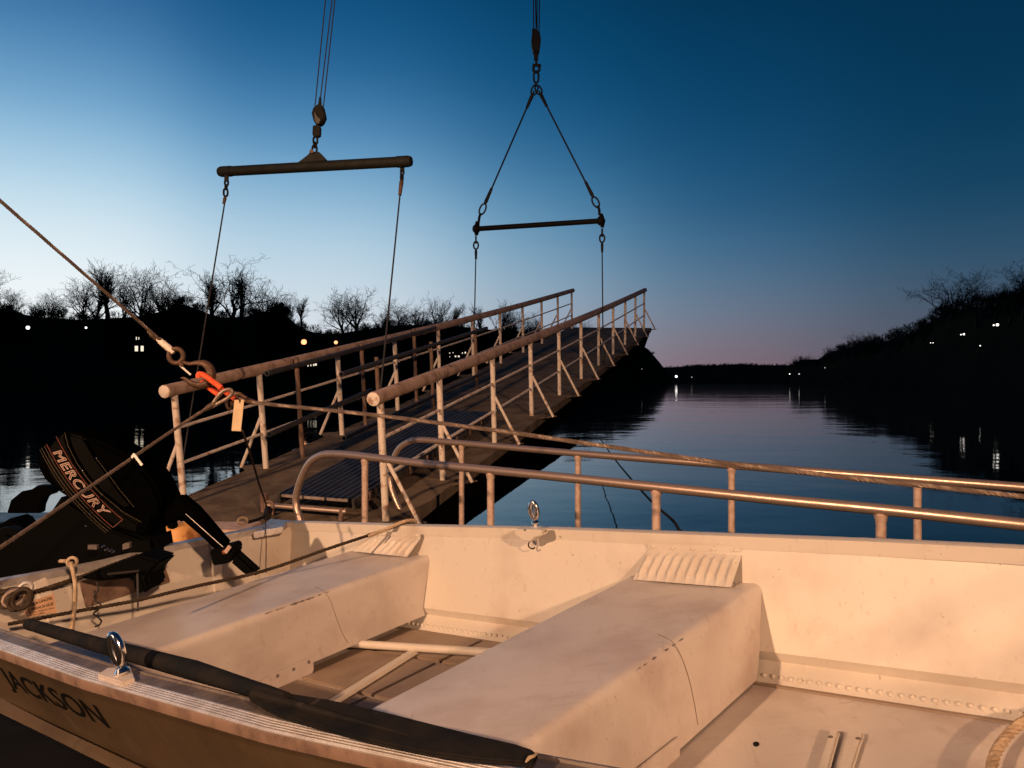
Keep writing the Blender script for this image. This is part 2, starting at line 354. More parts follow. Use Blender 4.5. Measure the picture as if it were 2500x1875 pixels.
def bank(name, D, H, u0, u1, n, depth):
    mb = MB(); rows = []
    for i in range(n+1):
        u = u0+(u1-u0)*i/n; d = interp(D, u); x = (u-CX)/F
        ridge = (CY-interp(H, u)-(8 if H is LR and u < 1500 else 0))/F; row = []
        for k, (dd, zf) in enumerate(((-.02,-.6),(0,.3),(.10,.35),(.22,.78),(.34,1.0),(.55,1.02),(1.1,.9),(depth,.6))):
            dist = d*(1+dd); zt = (ridge*d*1.40+CZ)
            z = -.8 if k == 0 else (.3 if k == 1 else max(.3, zt*zf)*(.96+.08*R.random()))
            if k >= 4: z = min(z, (ridge*dist+CZ)*1.0) if k == 4 else z*(.9)
            row.append((x*dist, dist, z))
        rows.append(row)
    mb.grid(rows); return part(name, mb, M['earth'], smooth=0, kind='structure')
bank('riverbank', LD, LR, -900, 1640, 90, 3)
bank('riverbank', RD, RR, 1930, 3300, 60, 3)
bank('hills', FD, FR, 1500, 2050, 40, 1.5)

# ------------------------------------------------------------------ trees
def grow(rnd, H, style):
    segs = []
    tl, nl, lens, spread, wob, gr = dict(round=(.42,9,(.64,.44,.38,.36),.95,.10,.08), gnarl=(.44,6,(.62,.44,.38,.36),.85,.22,.03),
                      vase=(.34,7,(.78,.42,.34,.34),.52,.11,.06), slim=(.70,11,(.40,.36,.36,.36),.60,.12,.10), fan=(.20,9,(.92,.40,.34,.34),.92,.13,.03))[style]
    def branch(p, d, ln, r, lev):
        ns = 6 if lev <= 1 else (4 if lev == 2 else 3)
        nodes = []; w = wob*(1+.25*lev)
        for i in range(ns):
            d = (d+V((rnd.gauss(0,w),rnd.gauss(0,w),rnd.gauss(0,w*.6)+(gr if lev else 0)))).normalized()
            k0, k1 = (.45, .45) if lev == 0 else (.72, .72)
            q = p+d*ln/ns; segs.append((p, q, max(r*(1-k0*i/ns),.017), max(r*(1-k0*(i+1)/ns),.013), lev)); nodes.append((p, q, d, r*(1-k0*(i+1)/ns))); p = q
        if lev >= 4: return
        cnt = (nl, 6, 5, 4)[lev]
        for k in range(cnt):
            tt = (.45+.55*(k+.7*rnd.random())/cnt) if lev == 0 else .15+.85*(k+rnd.random())/cnt
            i = min(ns-1, int(tt*ns)); a, b, dd, rr = nodes[i]; q = a.lerp(b, min(1, max(0, tt*ns-i)))
            side = Matrix.Rotation(k*2.4+rnd.random(), 3, dd) @ dd.orthogonal().normalized()
            sp = spread*(.65+.6*rnd.random())*(1.0 if lev else (1.35-.9*tt))
            nd = (dd*math.cos(sp)+side*math.sin(sp)).normalized()
            if lev < 2: nd = (nd+V((0,0,.18))).normalized()
            fl = lens[lev]*H*.9 if lev == 0 else ln*(lens[lev]/.36)*.46
            branch(q, nd, fl*(.75+.5*rnd.random())*(1 if lev else (1.1-.25*tt)), max(.017, rr*(.66 if lev else .62)), lev+1)
    branch(V((0,0,0)), V((rnd.gauss(0,.05),rnd.gauss(0,.05),1)).normalized(), H*tl, H*.032, 0)
    return segs
def segmesh(segs, n=3):
    mb = MB()
    for p, q, r1, r2, lev in segs:
        k = 6 if lev == 0 else n
        d = (q-p).normalized(); a = d.orthogonal().normalized(); b = d.cross(a)
        i0 = mb.add([p+(a*math.cos(2*math.pi*j/k)+b*math.sin(2*math.pi*j/k))*r1 for j in range(k)]+[q+(a*math.cos(2*math.pi*j/k)+b*math.sin(2*math.pi*j/k))*r2 for j in range(k)], [])
        for j in range(k): mb.f.append((i0+j, i0+(j+1) % k, i0+k+(j+1) % k, i0+k+j))
    return mb
def fastmesh(name, mb, m):
    me = bpy.data.meshes.new(name); me.from_pydata([tuple(v) for v in mb.v], [], mb.f); me.materials.append(m); return me
variants = {}
def variant(key):
    if key not in variants:
        style, seed = key; rnd = random.Random(seed); sg = grow(rnd, 10.0, style)
        zt = max(q.z for _, q, *_ in sg); k = 10.0/zt
        sg = [(p*k, q*k, a, b, l) for p, q, a, b, l in sg]
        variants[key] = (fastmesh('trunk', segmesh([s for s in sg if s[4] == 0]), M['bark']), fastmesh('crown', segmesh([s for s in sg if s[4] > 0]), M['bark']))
    return variants[key]
def tree(u, vtop, D, key, label, group, zb=None, wide=1.0, vbase=None):
    x = (u-CX)/F*D; ztop = CZ+(CY-vtop)/F*D
    zb = CZ+(CY-vbase)/F*D if vbase else zb
    zb = min(zb, ztop-5); s = (ztop-zb)/10.0
    t = thing('bare_tree', label, 'tree', (x, D, zb), group)
    a, b = variant(key)
    for nm, me in (('trunk', a), ('crown', b)):
        o = bpy.data.objects.new(nm, me); link(o, t)
    t.scale = (s*wide, s*wide, s); t.rotation_euler[2] = R.random()*6.28; return t
TL = [(30,700,790,'round',6,1.2,1.3),(92,716,795,'vase',14,1.3,1.25),(205,668,800,'round',1,1.2,1.3),(420,690,800,'round',11,1.2,1.2),(505,660,810,'slim',9,1.2,1.3),(660,700,810,'round',15,1.2,1.3),(700,728,812,'slim',5,1.3,1.3),(940,730,836,'vase',14,1.2,1.3),(1044,726,838,'gnarl',8,1.2,1.3),(1240,745,840,'round',11,1.2,1.3),
 # u, vtop, vbase, style, seed, width, distance factor
 (-30,640,800,'round',1,1.2,1.1),(118,700,800,'round',2,1.2,1.2),(160,712,800,'gnarl',3,1.1,1.2),(232,634,812,'vase',4,1.05,1.15),(268,628,805,'slim',5,1.3,1.22),
 (305,665,800,'vase',14,1.0,1.3),(352,632,815,'round',6,1.05,1.15),(398,655,812,'vase',7,1.2,1.2),(440,700,805,'round',15,1.0,1.25),
 (522,690,805,'slim',16,1.0,1.3),(556,624,820,'gnarl',8,1.15,1.15),(590,650,815,'slim',9,1.0,1.25),(628,668,815,'gnarl',10,1.05,1.15),(738,722,815,'slim',17,1.1,1.3),
 (870,694,836,'round',11,1.25,1.12),(838,700,830,'round',2,1.1,1.2),(976,728,836,'gnarl',12,1.2,1.15),(1020,740,836,'vase',7,1.0,1.2),(1068,712,840,'vase',13,1.0,1.2),
 (1108,738,835,'slim',16,1.1,1.2),(1136,742,838,'gnarl',3,1.0,1.2),(1180,735,840,'slim',5,1.0,1.2),(1216,730,840,'vase',4,1.0,1.2),(1266,752,845,'gnarl',8,1.0,1.2),
 (1310,752,848,'vase',14,1.1,1.2),(1392,776,850,'round',6,1.0,1.2),(1428,775,852,'round',1,1.1,1.2),(1480,800,855,'vase',4,1.1,1.2)]
ordn = ['first','second','third','fourth','fifth','sixth','seventh','eighth','ninth','tenth','eleventh','twelfth','thirteenth','fourteenth','fifteenth','sixteenth','seventeenth','eighteenth','nineteenth','twentieth','twenty-first','twenty-second','twenty-third','twenty-fourth','twenty-fifth','twenty-sixth','twenty-seventh','twenty-eighth']+['%s-%s' % (t, n) for t in ('twenty','thirty','forty') for n in ('first','second','third','fourth','fifth','sixth','seventh','eighth','ninth')][8:]
KIND = dict(fan='fan-shaped wide', round='broad rounded', gnarl='gnarled crooked', vase='upright spreading', slim='slender')
special = {4:'tallest slender bare tree behind the slanting wire at the far left', 10:'tallest gnarled bare tree crossed by the left sling cable',
           14:'big round-crowned bare tree standing alone past the gap in the treeline', 0:'bare tree cut by the left edge of the photo'}
for i, (u, vt, vb, stl, sd, wd, df) in enumerate(sorted(TL)):
    lab = '%s leafless tree on the left bank, %s from the left edge' % (KIND[stl], ordn[i])
    if (u, vt) == (870,694): lab = 'big round-crowned leafless tree standing right of the gap in the left treeline'
    if (u, vt) == (556,624): lab = 'tallest gnarled leafless tree crossed by the left sling cable'
    tree(u, vt, interp(LD, u)*df, (stl, sd), lab, 'bare trees on the left bank', vbase=vb, wide=wd)
TR = [(1950,868,912,'round',2,1.5),(1968,862,912,'round',6,1.4),(1999,872,905,'round',11,1.6),(2026,850,905,'round',11,1.3),(2046,838,900,'round',6,1.2),(2072,826,900,'vase',7,1.3),(2096,806,895,'round',1,1.2),(2118,806,890,'round',11,1.3),(2140,818,880,'round',2,1.2),(2170,824,880,'vase',13,1.3),
      (2196,812,870,'round',6,1.3),(2222,800,865,'slim',16,1.2),(2256,768,850,'round',1,1.2),(2322,652,785,'fan',21,1.15),(2386,668,800,'gnarl',10,1.0),(2428,690,795,'round',6,1.2),(2466,672,790,'round',2,1.2),(2500,630,780,'round',1,1.3),(2560,612,780,'round',11,1.2)]
for i, (u, vt, vb, stl, sd, wd) in enumerate(TR):
    lab = '%s leafless tree on the right bank, %s from the river gap' % (KIND[stl], ordn[i])
    tree(u, vt, interp(RD, u)*1.18, (stl, sd), lab, 'bare trees on the right bank', vbase=vb, wide=wd)
# small twiggy trees that read as one mass along both ridges
def wood(name, specs):
    rnd = random.Random(5); protos = []
    for s in range(6):
        rn = random.Random(50+s); segs = []
        def br(p, d, ln, r, lev):
            for i in range(2):
                d = (d+V((rn.gauss(0,.18),rn.gauss(0,.18),rn.gauss(.06,.1)))).normalized(); q = p+d*ln/2
                segs.append((p, q, r, r*.7, 1)); p = q; r *= .7
            if lev < 3:
                for k in range(4 if lev < 2 else 3):
                    s_ = Matrix.Rotation(rn.random()*6.28, 3, d) @ d.orthogonal().normalized()
                    br(p-d*ln*.5*rn.random(), (d+s_*.8+V((0,0,.2))).normalized(), ln*.62, max(r*.7,.0065), lev+1)
        for q in range(3): br(V((rn.gauss(0,.05),rn.gauss(0,.05),0)), V((rn.gauss(0,.3),rn.gauss(0,.3),1)).normalized(), .42, .014, 0)
        m = segmesh(segs, 3); zt = max(v.z for v in m.v); protos.append(([v/zt for v in m.v], m.f))
    vv = []; ff = []
    for (u, D, vb, vt) in specs:
        pv, pf = protos[rnd.randrange(6)]; x = (u-CX)/F*D; z0 = CZ+(CY-vb)/F*D; h = (vb-vt)/F*D; w = h*(.5+.5*rnd.random()); a = rnd.random()*6.28; ca, sa = math.cos(a)*w, math.sin(a)*w
        b = len(vv); vv += [(x+p.x*ca-p.y*sa, D+p.x*sa+p.y*ca, z0+p.z*h) for p in pv]; ff += [tuple(b+i for i in f) for f in pf]
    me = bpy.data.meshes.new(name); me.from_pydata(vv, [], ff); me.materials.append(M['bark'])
    o = bpy.data.objects.new(name, me); col.objects.link(o); return o
sp = []; rw = random.Random(11)
for i in range(420):
    u = -250+(1620+250)*rw.random(); hb = interp(LR, u)+8; D = interp(LD, u)*(1.15+.3*rw.random()); vb = hb+8; amp = interp([(0,40),(700,36),(1300,30),(1560,18),(1620,12)], u); sp.append((u, D, vb+16, vb-amp*(.25+.75*rw.random()**1.5)))
o = wood('woodland', sp); tag(o, 'dark mass of bare undergrowth along the left river bank', 'woodland', kind='stuff')
sp = []
for i in range(300):
    u = 1935+(2700-1935)*rw.random(); hb = interp(RR, u); D = interp(RD, u)*(1.15+.3*rw.random()); vb = hb+8; amp = interp([(1950,16),(2100,34),(2400,48),(2700,56)], u); sp.append((u, D, vb+12, vb-amp*(.25+.75*rw.random()**1.5)))
o = wood('woodland', sp); tag(o, 'dark mass of bare undergrowth along the right river bank', 'woodland', kind='stuff')
sp = []
for i in range(220):
    u = 1590+(2040-1590)*rw.random(); hb = interp(FR, u); D = interp(FD, u)*1.3; sp.append((u, D, hb+9, hb-6*rw.random()))
o = wood('woodland', sp); tag(o, 'far low wooded skyline closing the river bend', 'woodland', kind='stuff')
# evergreens: clumps of needle sprays round a trunk
def evergreen(u, vt, vb, D, wpx, label, seed):
    rnd = random.Random(seed); H = (vb-vt)/F*D; Wd = wpx/F*D; x = (u-CX)/F*D; zb = CZ+(CY-vb)/F*D
    t = thing('evergreen_tree', label, 'tree', (x, D, zb), 'evergreens on the left bank')
    part('trunk', MB().tube([(x,D,zb),(x,D,zb+H*.95)], [H*.02,H*.005], 6), M['bark'], t)
    mb = MB()
    for i in range(1500):
        h = rnd.random(); rad = Wd*(1-h**1.6)*(.25+.75*math.sqrt(rnd.random()))*(.8+.3*math.sin(h*23+i%3)); a = rnd.random()*6.28
        c = V((x+rad*math.cos(a), D+rad*math.sin(a), zb+H*(.06+.92*h)-rad*.15)); s_ = H*.045
        d1 = V((rnd.gauss(0,1),rnd.gauss(0,1),rnd.gauss(0,.6))).normalized()*s_; d2 = V((rnd.gauss(0,1),rnd.gauss(0,1),rnd.gauss(0,.6))).normalized()*s_
        mb.add([c-d1, c+d2*.6, c+d1, c-d2*.6], [(0,1,2,3)])
    part('crown', mb, M['needles'], t, smooth=0)
evergreen(688, 738, 830, 182, 34, 'dark bushy evergreen in front of the bare trees, left of the treeline gap', 1)
evergreen(655, 765, 830, 185, 30, 'low dark evergreen just left of the bushy evergreen', 2)
evergreen(470, 752, 830, 180, 60, 'wide low evergreen between the two tall groups of bare trees', 3)
evergreen(20, 745, 840, 150, 60, 'dark evergreen low at the left edge of the photo', 4)

# ------------------------------------------------------------------ lamps and houses on the banks
def street_lamp(u, v, D, r, m, label, pole=True):
    p = at(u, v, D); t = thing('street_lamp', label, 'street lamp', (p.x, p.y, p.z-4), 'lamps on the river banks')
    part('pole', MB().tube([(p.x,p.y,p.z-5),(p.x,p.y,p.z+r)], .05, 5), M['house'], t)
    mb = MB(); rows = [[p+V((math.cos(a*math.pi/4)*math.sin(b*math.pi/6)*r, math.sin(a*math.pi/4)*math.sin(b*math.pi/6)*r, math.cos(b*math.pi/6)*r)) for a in range(8)] for b in range(1, 6)]
    mb.grid(rows, True); mb.f.append(tuple(range(8))); mb.f.append(tuple(range(32, 40)))
    part('bulb', mb, m, t)
for a in [(742,835,150,.52,M['lamp_o'],'larger orange street lamp glowing below the treeline gap'),
          (820,836,158,.36,M['lamp_o'],'smaller orange street lamp just above the left handrail'),
          (68,800,135,.30,M['lamp_w'],'white lamp at the far left over the outboard motor'),
          (210,800,140,.18,M['lamp_w'],'small white lamp under the slanting wire'),
          (375,801,145,.08,M['lamp_s'],'faint lamp left of the big hook cable'),
          (1134,831,190,.14,M['lamp_s'],'tiny lamp seen between the gangway rails'),
          (974,882,170,.16,M['lamp_s'],'tiny low lamp between the scaffold posts of the gangway'),
          (1567,901,330,.12,M['lamp_s'],'tiny lamp under the raised tip of the gangway'),
          (1651,919,1000,1.5,M['lamp_w'],'brightest lamp on the far shore of the river bend'),
          (1689,921,1000,.5,M['lamp_s'],'dim lamp right of the brightest far shore lamp'),
          (1928,913,640,.42,M['lamp_w'],'left lamp of the pair where the right bank begins'),
          (1951,913,600,.30,M['lamp_w'],'right lamp of the pair where the right bank begins'),
          (2014,898,480,.24,M['lamp_s'],'single small lamp on the slope of the right bank'),
          (2272,837,270,.14,M['lamp_w'],'left lamp of the small twin lights below the big right tree'),
          (2278,837,270,.14,M['lamp_w'],'right lamp of the small twin lights below the big right tree'),
          (2346,817,225,.16,M['lamp_w'],'small lamp joined to the left side of the bright lamp on the right bank'),
          (2353,816,225,.26,M['lamp_w'],'bright lamp on the right bank mirrored in the water'),
          (2393,844,210,.14,M['lamp_w'],'tiny lamp low on the right bank between two bright lamps'),
          (2426,794,190,.18,M['lamp_w'],'small lamp joined to the left side of the brightest right bank lamp'),
          (2435,793,190,.32,M['lamp_w'],'brightest lamp high on the right bank')]: street_lamp(*a)
def house(u, v, D, w, h, wins, label, roof=True):
    c = at(u, v, D); t = thing('house', label, 'house', (c.x, c.y, c.z-h/2))
    part('wall', MB().box(c, (w/2,0,0), (0,3,0), (0,0,h/2)), M['house'], t)
    rf = [c+V((-w/2-.4,-3.4,h/2)), c+V((w/2+.4,-3.4,h/2)), c+V((w/2+.4,0,h/2+1.8)), c+V((-w/2-.4,0,h/2+1.8))]
    mb = MB(); mb.add(rf+[c+V((w/2+.4,3.4,h/2)), c+V((-w/2-.4,3.4,h/2))], [(0,1,2,3),(3,2,4,5),(0,3,5),(1,4,2)]); part('roof', mb, M['house'], t, smooth=0)
    for (wu, wv, ww, wh) in wins:
        q = at(wu, wv, D-3.02); pane = MB().box(q, (ww/2,0,0), (0,.02,0), (0,0,wh/2)); part('window', pane, M['window'], t, smooth=0)
house(340, 842, 146, 9, 6, [(333,851,.55,.95),(347,851,.5,.95),(333,826,.16,.5),(339,826,.12,.4)], 'dark house with two lit windows under the slanting wire')
house(1108, 868, 195, 20, 7, [(1098,862,.22,.22),(1106,861,.16,.2),(1112,870,.36,.34),(1120,870,.4,.36),(1129,862,.2,.3),(1136,861,.3,.4),(1098,871,.12,.2)], 'long dark building with rows of lit windows behind the gangway')
house(762, 890, 160, 10, 4, [(752,893,.18,.3),(759,892,.18,.3),(766,891,.25,.35),(771,890,.35,.4)], 'low dark house with four tiny lit windows under the left handrail')

# ------------------------------------------------------------------ steamer deck and floating dock
DZ = CZ-1.55
poly = [(-.7,7.15),(3.5,4.0),(6.5,1.75),(9,-9),(-9,-9),(-9.5,9.4),(-5.2,9.1),(-4.6,7.6),(-3.6,6.3)]
o = part('deck', MB().prism([V((x,y,DZ-.25)) for x, y in poly], (0,0,.25)), M['deck'], smooth=0, kind='structure')
led = MB().box((-6.4,8.6,DZ+.02), (2.6,0,0), (0,.75,0), (0,0,.022))
lone('deck_guard', led, M['ledge'], 'grey metal guard along the steamer edge behind the outboard motor', 'deck guard', bev=.01)
def cleat(c, s, label):
    pts = [c+V((-.21*s,0,0)), c+V((-.17*s,0,.13*s)), c+V((-.06*s,0,.22*s)), c+V((.04*s,0,.24*s)), c+V((.10*s,0,.28*s)), c+V((.20*s,0,.28*s)), c+V((.26*s,0,.24*s)), c+V((.26*s,0,.20*s)), c+V((.17*s,0,.17*s)), c+V((.13*s,0,.08*s)), c+V((.12*s,0,0))]
    lone('mooring_cleat', MB().prism([p+V((0,-.06,0)) for p in pts], (0,.12,0)), M['black_matt'], label, 'cleat', bev=.01)
cleat(at(75,1251,8.6)+V((0,0,0)), 1.05, 'black horned mooring cleat on the grey guard left of the motor')
lone('mooring_bollard', MB().prism([at(u,v,8.0) for u, v in ((-60,1330),(-60,1290),(0,1280),(22,1266),(35,1266),(52,1290),(75,1330))], (0,.3,0)), M['black_matt'], 'low black bollard at the left edge below the mooring cleat', 'bollard', bev=.02)
FZ = .15
dk = [hit(1145,1272,V((0,0,FZ-.3)),V((0,0,1))), hit(1409,1085,V((0,0,FZ-.3)),V((0,0,1)))]
a, b = dk; a.z = b.z = 0; dirn = (b-a).normalized(); side = V((-dirn.y, dirn.x, 0)); a2 = a-dirn*8
t = thing('floating_dock', 'long black floating dock lying in the water under the gangway', 'dock', (a.x,a.y,0))
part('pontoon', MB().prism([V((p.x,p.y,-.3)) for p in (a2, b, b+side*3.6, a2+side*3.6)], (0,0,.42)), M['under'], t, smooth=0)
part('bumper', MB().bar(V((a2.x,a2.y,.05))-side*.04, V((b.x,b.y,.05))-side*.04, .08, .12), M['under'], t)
lone('mooring_line', MB().tube(smoothpath([at(1462,1066,26), at(1500,1120,18), at(1575,1208,11.5), at(1640,1268,8.6), at(1700,1320,6.6), V((2.2,4.75,DZ+.2))],5), .0155, 6), M['rope_dark'], 'slack dark mooring line running over the water to the deck', 'rope')

# ------------------------------------------------------------------ gangway stage
es = V((601,1975,335)).normalized(); ew = V((-1975,601,56)).normalized(); ew = (ew-es*ew.dot(es)).normalized(); en = es.cross(ew); en = en if en.z > 0 else -en
R0 = at(915,973,6.16)-en*1.0
def S(s, w, h): return R0+es*s+ew*w+en*h
WL = 1.90
gw = thing('gangway', 'long raised boarding gangway with cream railings hanging over the river', 'gangway', S(0,.95,0))
SL = (1.48*14-6.16)/.9445+.12
posts = [.09]+[(1.48*t-6.16)/.9445 for t in range(5, 15)]
def sag(s): return -.05*math.sin(math.pi*min(1,max(0,s/SL)))
# deck plates with recessed seams
s0 = -1.7; edges = [s0]+posts[:]+[SL+.2]
edges = [s0,-.75]+posts[1:]+[SL+.25]
for i in range(len(edges)-1):
    a_, b_ = edges[i]+.004, edges[i+1]-.004
    for w0, w1 in ((-.13,.90),(.908,WL+.13)):
        mb = MB(); rows = []
        mb.prism([S(a_,w0,-.012+sag(a_)),S(b_,w0,-.012+sag(b_)),S(b_,w1,-.012+sag(b_)),S(a_,w1,-.012+sag(a_))], en*.012)
        part('deck_plate', mb, M['deck_plate'], gw, smooth=0, bev=.002)
for w in (-.13, WL+.13):
    mb = MB()
    ss = [s0+(SL+.25-s0)*k/12 for k in range(13)]; y0, y1 = (w-.012, w+.012)
    mb.grid([[S(s,y0,-.10+sag(s)),S(s,y0,.004+sag(s)),S(s,y1,.004+sag(s)),S(s,y1,-.10+sag(s))] for s in ss], True)
    part('edge_channel', mb, M['deck_plate'], gw)
mb = MB(); ss = [s0+.3+(SL-s0-.3)*k/12 for k in range(13)]
def dep(s): return .46 if s < SL-1.0 else .46
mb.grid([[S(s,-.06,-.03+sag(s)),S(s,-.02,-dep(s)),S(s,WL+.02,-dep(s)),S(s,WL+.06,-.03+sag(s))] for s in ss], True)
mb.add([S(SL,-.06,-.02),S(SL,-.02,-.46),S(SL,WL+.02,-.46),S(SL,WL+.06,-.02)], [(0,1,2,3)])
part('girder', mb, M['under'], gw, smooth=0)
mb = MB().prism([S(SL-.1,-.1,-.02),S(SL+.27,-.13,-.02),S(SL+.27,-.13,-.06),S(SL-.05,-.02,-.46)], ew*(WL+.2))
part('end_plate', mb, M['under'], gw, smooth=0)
for side_, w in ((-1, 0.0), (1, WL)):
    rr = .055; ss = [-.02+(SL+.06)*k/24 for k in range(25)]
    hr = part('handrail', MB().tube([S(s,w,1.0+sag(s)) for s in ss], rr, 16), M['handrail'], gw)
    for s_, d_ in ((-.02,-1),(SL+.04,1)):
        cpt = S(s_,w,1.0); part('end_cap', MB().tube([cpt-es*.001*d_, cpt+es*.010*d_, cpt+es*.013*d_], [rr*.97,rr*.97,rr*.86], 16), M['cream'] if d_ < 0 else M['handrail'], hr)
    for hgt in (.36,.67):
        part('mid_rail', MB().tube([S(s,w,hgt+sag(s)) for s in [posts[0]+(posts[-1]-posts[0])*k/14 for k in range(15)]], .0145, 8), M['cream'] , gw)
    for i, s in enumerate(posts):
        p = part('post', MB().tube([S(s,w,.002+sag(s)), S(s,w,1.0+sag(s)-rr*.5)], .0285 if i < 4 else .027, 12), M['cream'], gw)
        if i or side_ == -1 or True:
            part('brace', MB().tube([S(s,w+side_*.29,-.005+sag(s)), S(s,w+side_*.02,.52+sag(s))], .0165, 8), M['cream'], gw)
        part('gusset', MB().prism([S(s-.16,w+side_*.12,-.01+sag(s)),S(s+.05,w+side_*.325,-.01+sag(s)),S(s+.12,w+side_*.12,-.01+sag(s))], en*.012), M['deck_plate'], gw, smooth=0)
    part('splice_sleeve', MB().tube([S(5.1,w,1+sag(5.1)), S(5.5,w,1+sag(5.5))], rr+.004, 16), M['handrail'], gw)

# removable scaffold railing inside the left rail: dark pipes tied to brown posts
def onw(u, v, w): return hit(u, v, S(0,w,0), ew)
def scaff(u, v0, v1, w, label, r=.024):
    a_ = onw(u, v0, w); h = (a_-R0).dot(en); s = (a_-R0).dot(es); top = S(s,w,h); base = S(s,w,.0+sag(s))
    t = thing('scaffold_post', label, 'post', base, 'brown scaffold posts on the gangway')
    part('tube', MB().tube([base, top], r, 10), M['pipe_brown'], t)
    part('clamp', MB().tube([top-en*.085, top-en*.06], r+.006, 10), M['steel_dark'], t)
for u, v0, w, lb in ((723,872,1.78,'brown scaffold post nearest the low end of the gangway, beside the left rail'),
                     (882,838,1.78,'second brown scaffold post along the left rail of the gangway'),
                     (1010,802,1.78,'farthest brown scaffold post along the left rail of the gangway'),
                     (919,872,1.40,'nearest of the inner row of brown scaffold posts, topped with a wire tie'),
                     (1052,834,1.40,'middle brown scaffold post of the inner row on the gangway'),
                     (1160,802,1.40,'farthest brown scaffold post of the inner row, below the left lifting cable')):
    scaff(u, v0, 0, w, lb)
def pipe(u0, v0, u1, v1, w, label, r=.027):
    a_, b_ = onw(u0, v0, w), onw(u1, v1, w); mb = MB().tube([a_, b_], r, 12, caps=False)
    t = thing('scaffold_pipe', label, 'pipe', a_, 'dark loose pipes on the gangway')
    part('tube', mb, M['pipe_dark'], t)
    d = (b_-a_).normalized(); part('bore', MB().tube([a_+d*.03, b_-d*.03], r*.82, 12), M['under'], t)
    part('rim', MB().tube(ringpts(a_, d.orthogonal().normalized(), d.cross(d.orthogonal().normalized()), r*.9, r*.9, 14), r*.12, 6, closed=True), M['ledge'], t)
pipe(651,912,1062,801,1.74,'upper dark open-ended pipe slung just under the left handrail')
pipe(657,1061,905,953,1.74,'lower dark open-ended pipe beside the left railing')
pipe(833,914,1188,801,1.34,'upper dark pipe of the inner row tied to the scaffold posts')
pipe(840,1070,1190,905,1.34,'low dark pipe of the inner row lying near the deck')
for u, v in ((919,888),(1050,851),(1158,820)):
    c = onw(u, v, 1.37); lone('wire_tie', MB().tube(ringpts(c, es, en, .05, .035, 10), .006, 5, closed=True), M['rope_tan'], 'pale wire tie lashing the pipe to the %s inner scaffold post' % {919:'nearest',1050:'middle',1158:'farthest'}[u], 'wire tie', 'wire ties')
# small white bottles / stubs on the deck edge
# gangplank lying on the stage
def deckpt(u, v, h): return hit(u, v, S(0,0,h), en)
def sw(p): q = p-R0; return q.dot(es), q.dot(ew)
fl, fr_ = sw(deckpt(688,1204,.15)), sw(deckpt(853,1217,.15))
sA = (fl[0]+fr_[0])/2; wA, wB = fr_[1], fl[1]; sB = sw(deckpt(1150,1003,.15))[0]
gp = thing('gangplank', 'dark slatted gangplank lying lengthwise on the gangway deck', 'gangplank', S(sA,(wA+wB)/2,.02))
npk = 10
for k in range(npk):
    w0 = wA+(wB-wA)*k/npk; w1 = wA+(wB-wA)*(k+1)/npk
    part('plank', MB().box((S(sA,w0,.135)+S(sB,w1,.135))/2, es*(sB-sA)/2, ew*((w1-w0)/2-.006), en*.012), M['plank'], gp, bev=.003)
for k in range(3):
    w0 = wA+(wB-wA)*k/3+.008; w1 = wA+(wB-wA)*(k+1)/3-.008
    part('end_strip', MB().box((S(sA,w0,.135)+S(sA,w1,.135))/2-es*.012, es*.008, ew*(w1-w0)/2, en*.011), M['plank_edge'], gp, bev=.002)
part('crossbar', MB().tube([S(sA-.10,wA-.02,.075), S(sA-.10,wB+.12,.075)], .021, 10), M['rail_tube'], gp)
for w in (wA-.03, wB+.03):
    part('side_rail', MB().bar(S(sA,w,.10), S(sB,w,.10), .03, .09, up=en), M['pipe_dark'], gp, bev=.004)
    for k in range(9): part('bracket', MB().box(S(sA+.25+(sB-sA-.3)*k/8, w-(.03 if w < .9 else -.03), .10), es*.02, ew*.006, en*.035), M['pipe_brown'], gp)
for w in (wA+.02, wB+.02): part('leg', MB().bar(S(sA-.1,w,.10), S(sA-.12,w,.0), .035, .035, up=es), M['pipe_brown'], gp, bev=.004)
part('pivot', MB().tube([S(sA-.1,wB+.1,.02), S(sA-.1,wB+.1,.17)], .035, 8), M['pipe_brown'], gp)
winch = thing('turnbuckle', 'rusty turnbuckle at the left corner of the gangplank', 'turnbuckle', S(sA-.1,wB+.2,.03))
part('body', MB().tube([at(655,1245,5.5), at(652,1262,5.4)], .028, 8), M['steel_dark'], winch)
part('eye', MB().tube(ringpts(at(657,1236,5.55), V((1,0,0)), V((0,0,1)), .03, .035), .009, 6, closed=True), M['pipe_brown'], winch)

# ------------------------------------------------------------------ steamer hand rails
def onv(u, v, P, n): return hit(u, v, P, n)
nr = V((.6,.8,0))
def deck_rail(P, pts, posts_px, r, label, rp):
    P = V(P); t = thing('deck_rail', label, 'hand rail', (P.x,P.y,DZ), 'tubular hand rails of the steamer deck')
    path = smoothpath([onv(u,v,P,nr) for u, v in pts], 6); part('top_tube', MB().tube(path, r, 14), M['rail_tube'], t)
    for (u, v) in posts_px:
        top = onv(u, v, P, nr); part('post', MB().tube([top-V((0,0,r*.5)), (top.x,top.y,DZ)], rp, 12), M['rail_post'], t)
        part('weld_collar', MB().tube([top-V((0,0,r*.8)), top-V((0,0,r*2.0))], [rp*1.35, rp*1.05], 12), M['rail_post'], t)
deck_rail((-.945,5.2,CZ-.487), [(738,1330),(733,1272),(722,1225),(732,1178),(752,1135),(776,1115),(806,1108),(870,1112),(1017,1130),(1198,1148),(1400,1168),(1582,1187),(1900,1220),(2151,1244),(2500,1281),(2700,1303)],
          [(891,1116),(1198,1149),(1602,1190),(2151,1246)], .0245, 'nearer tubular steel hand rail just beyond the boat, curving down at its left end', .021)
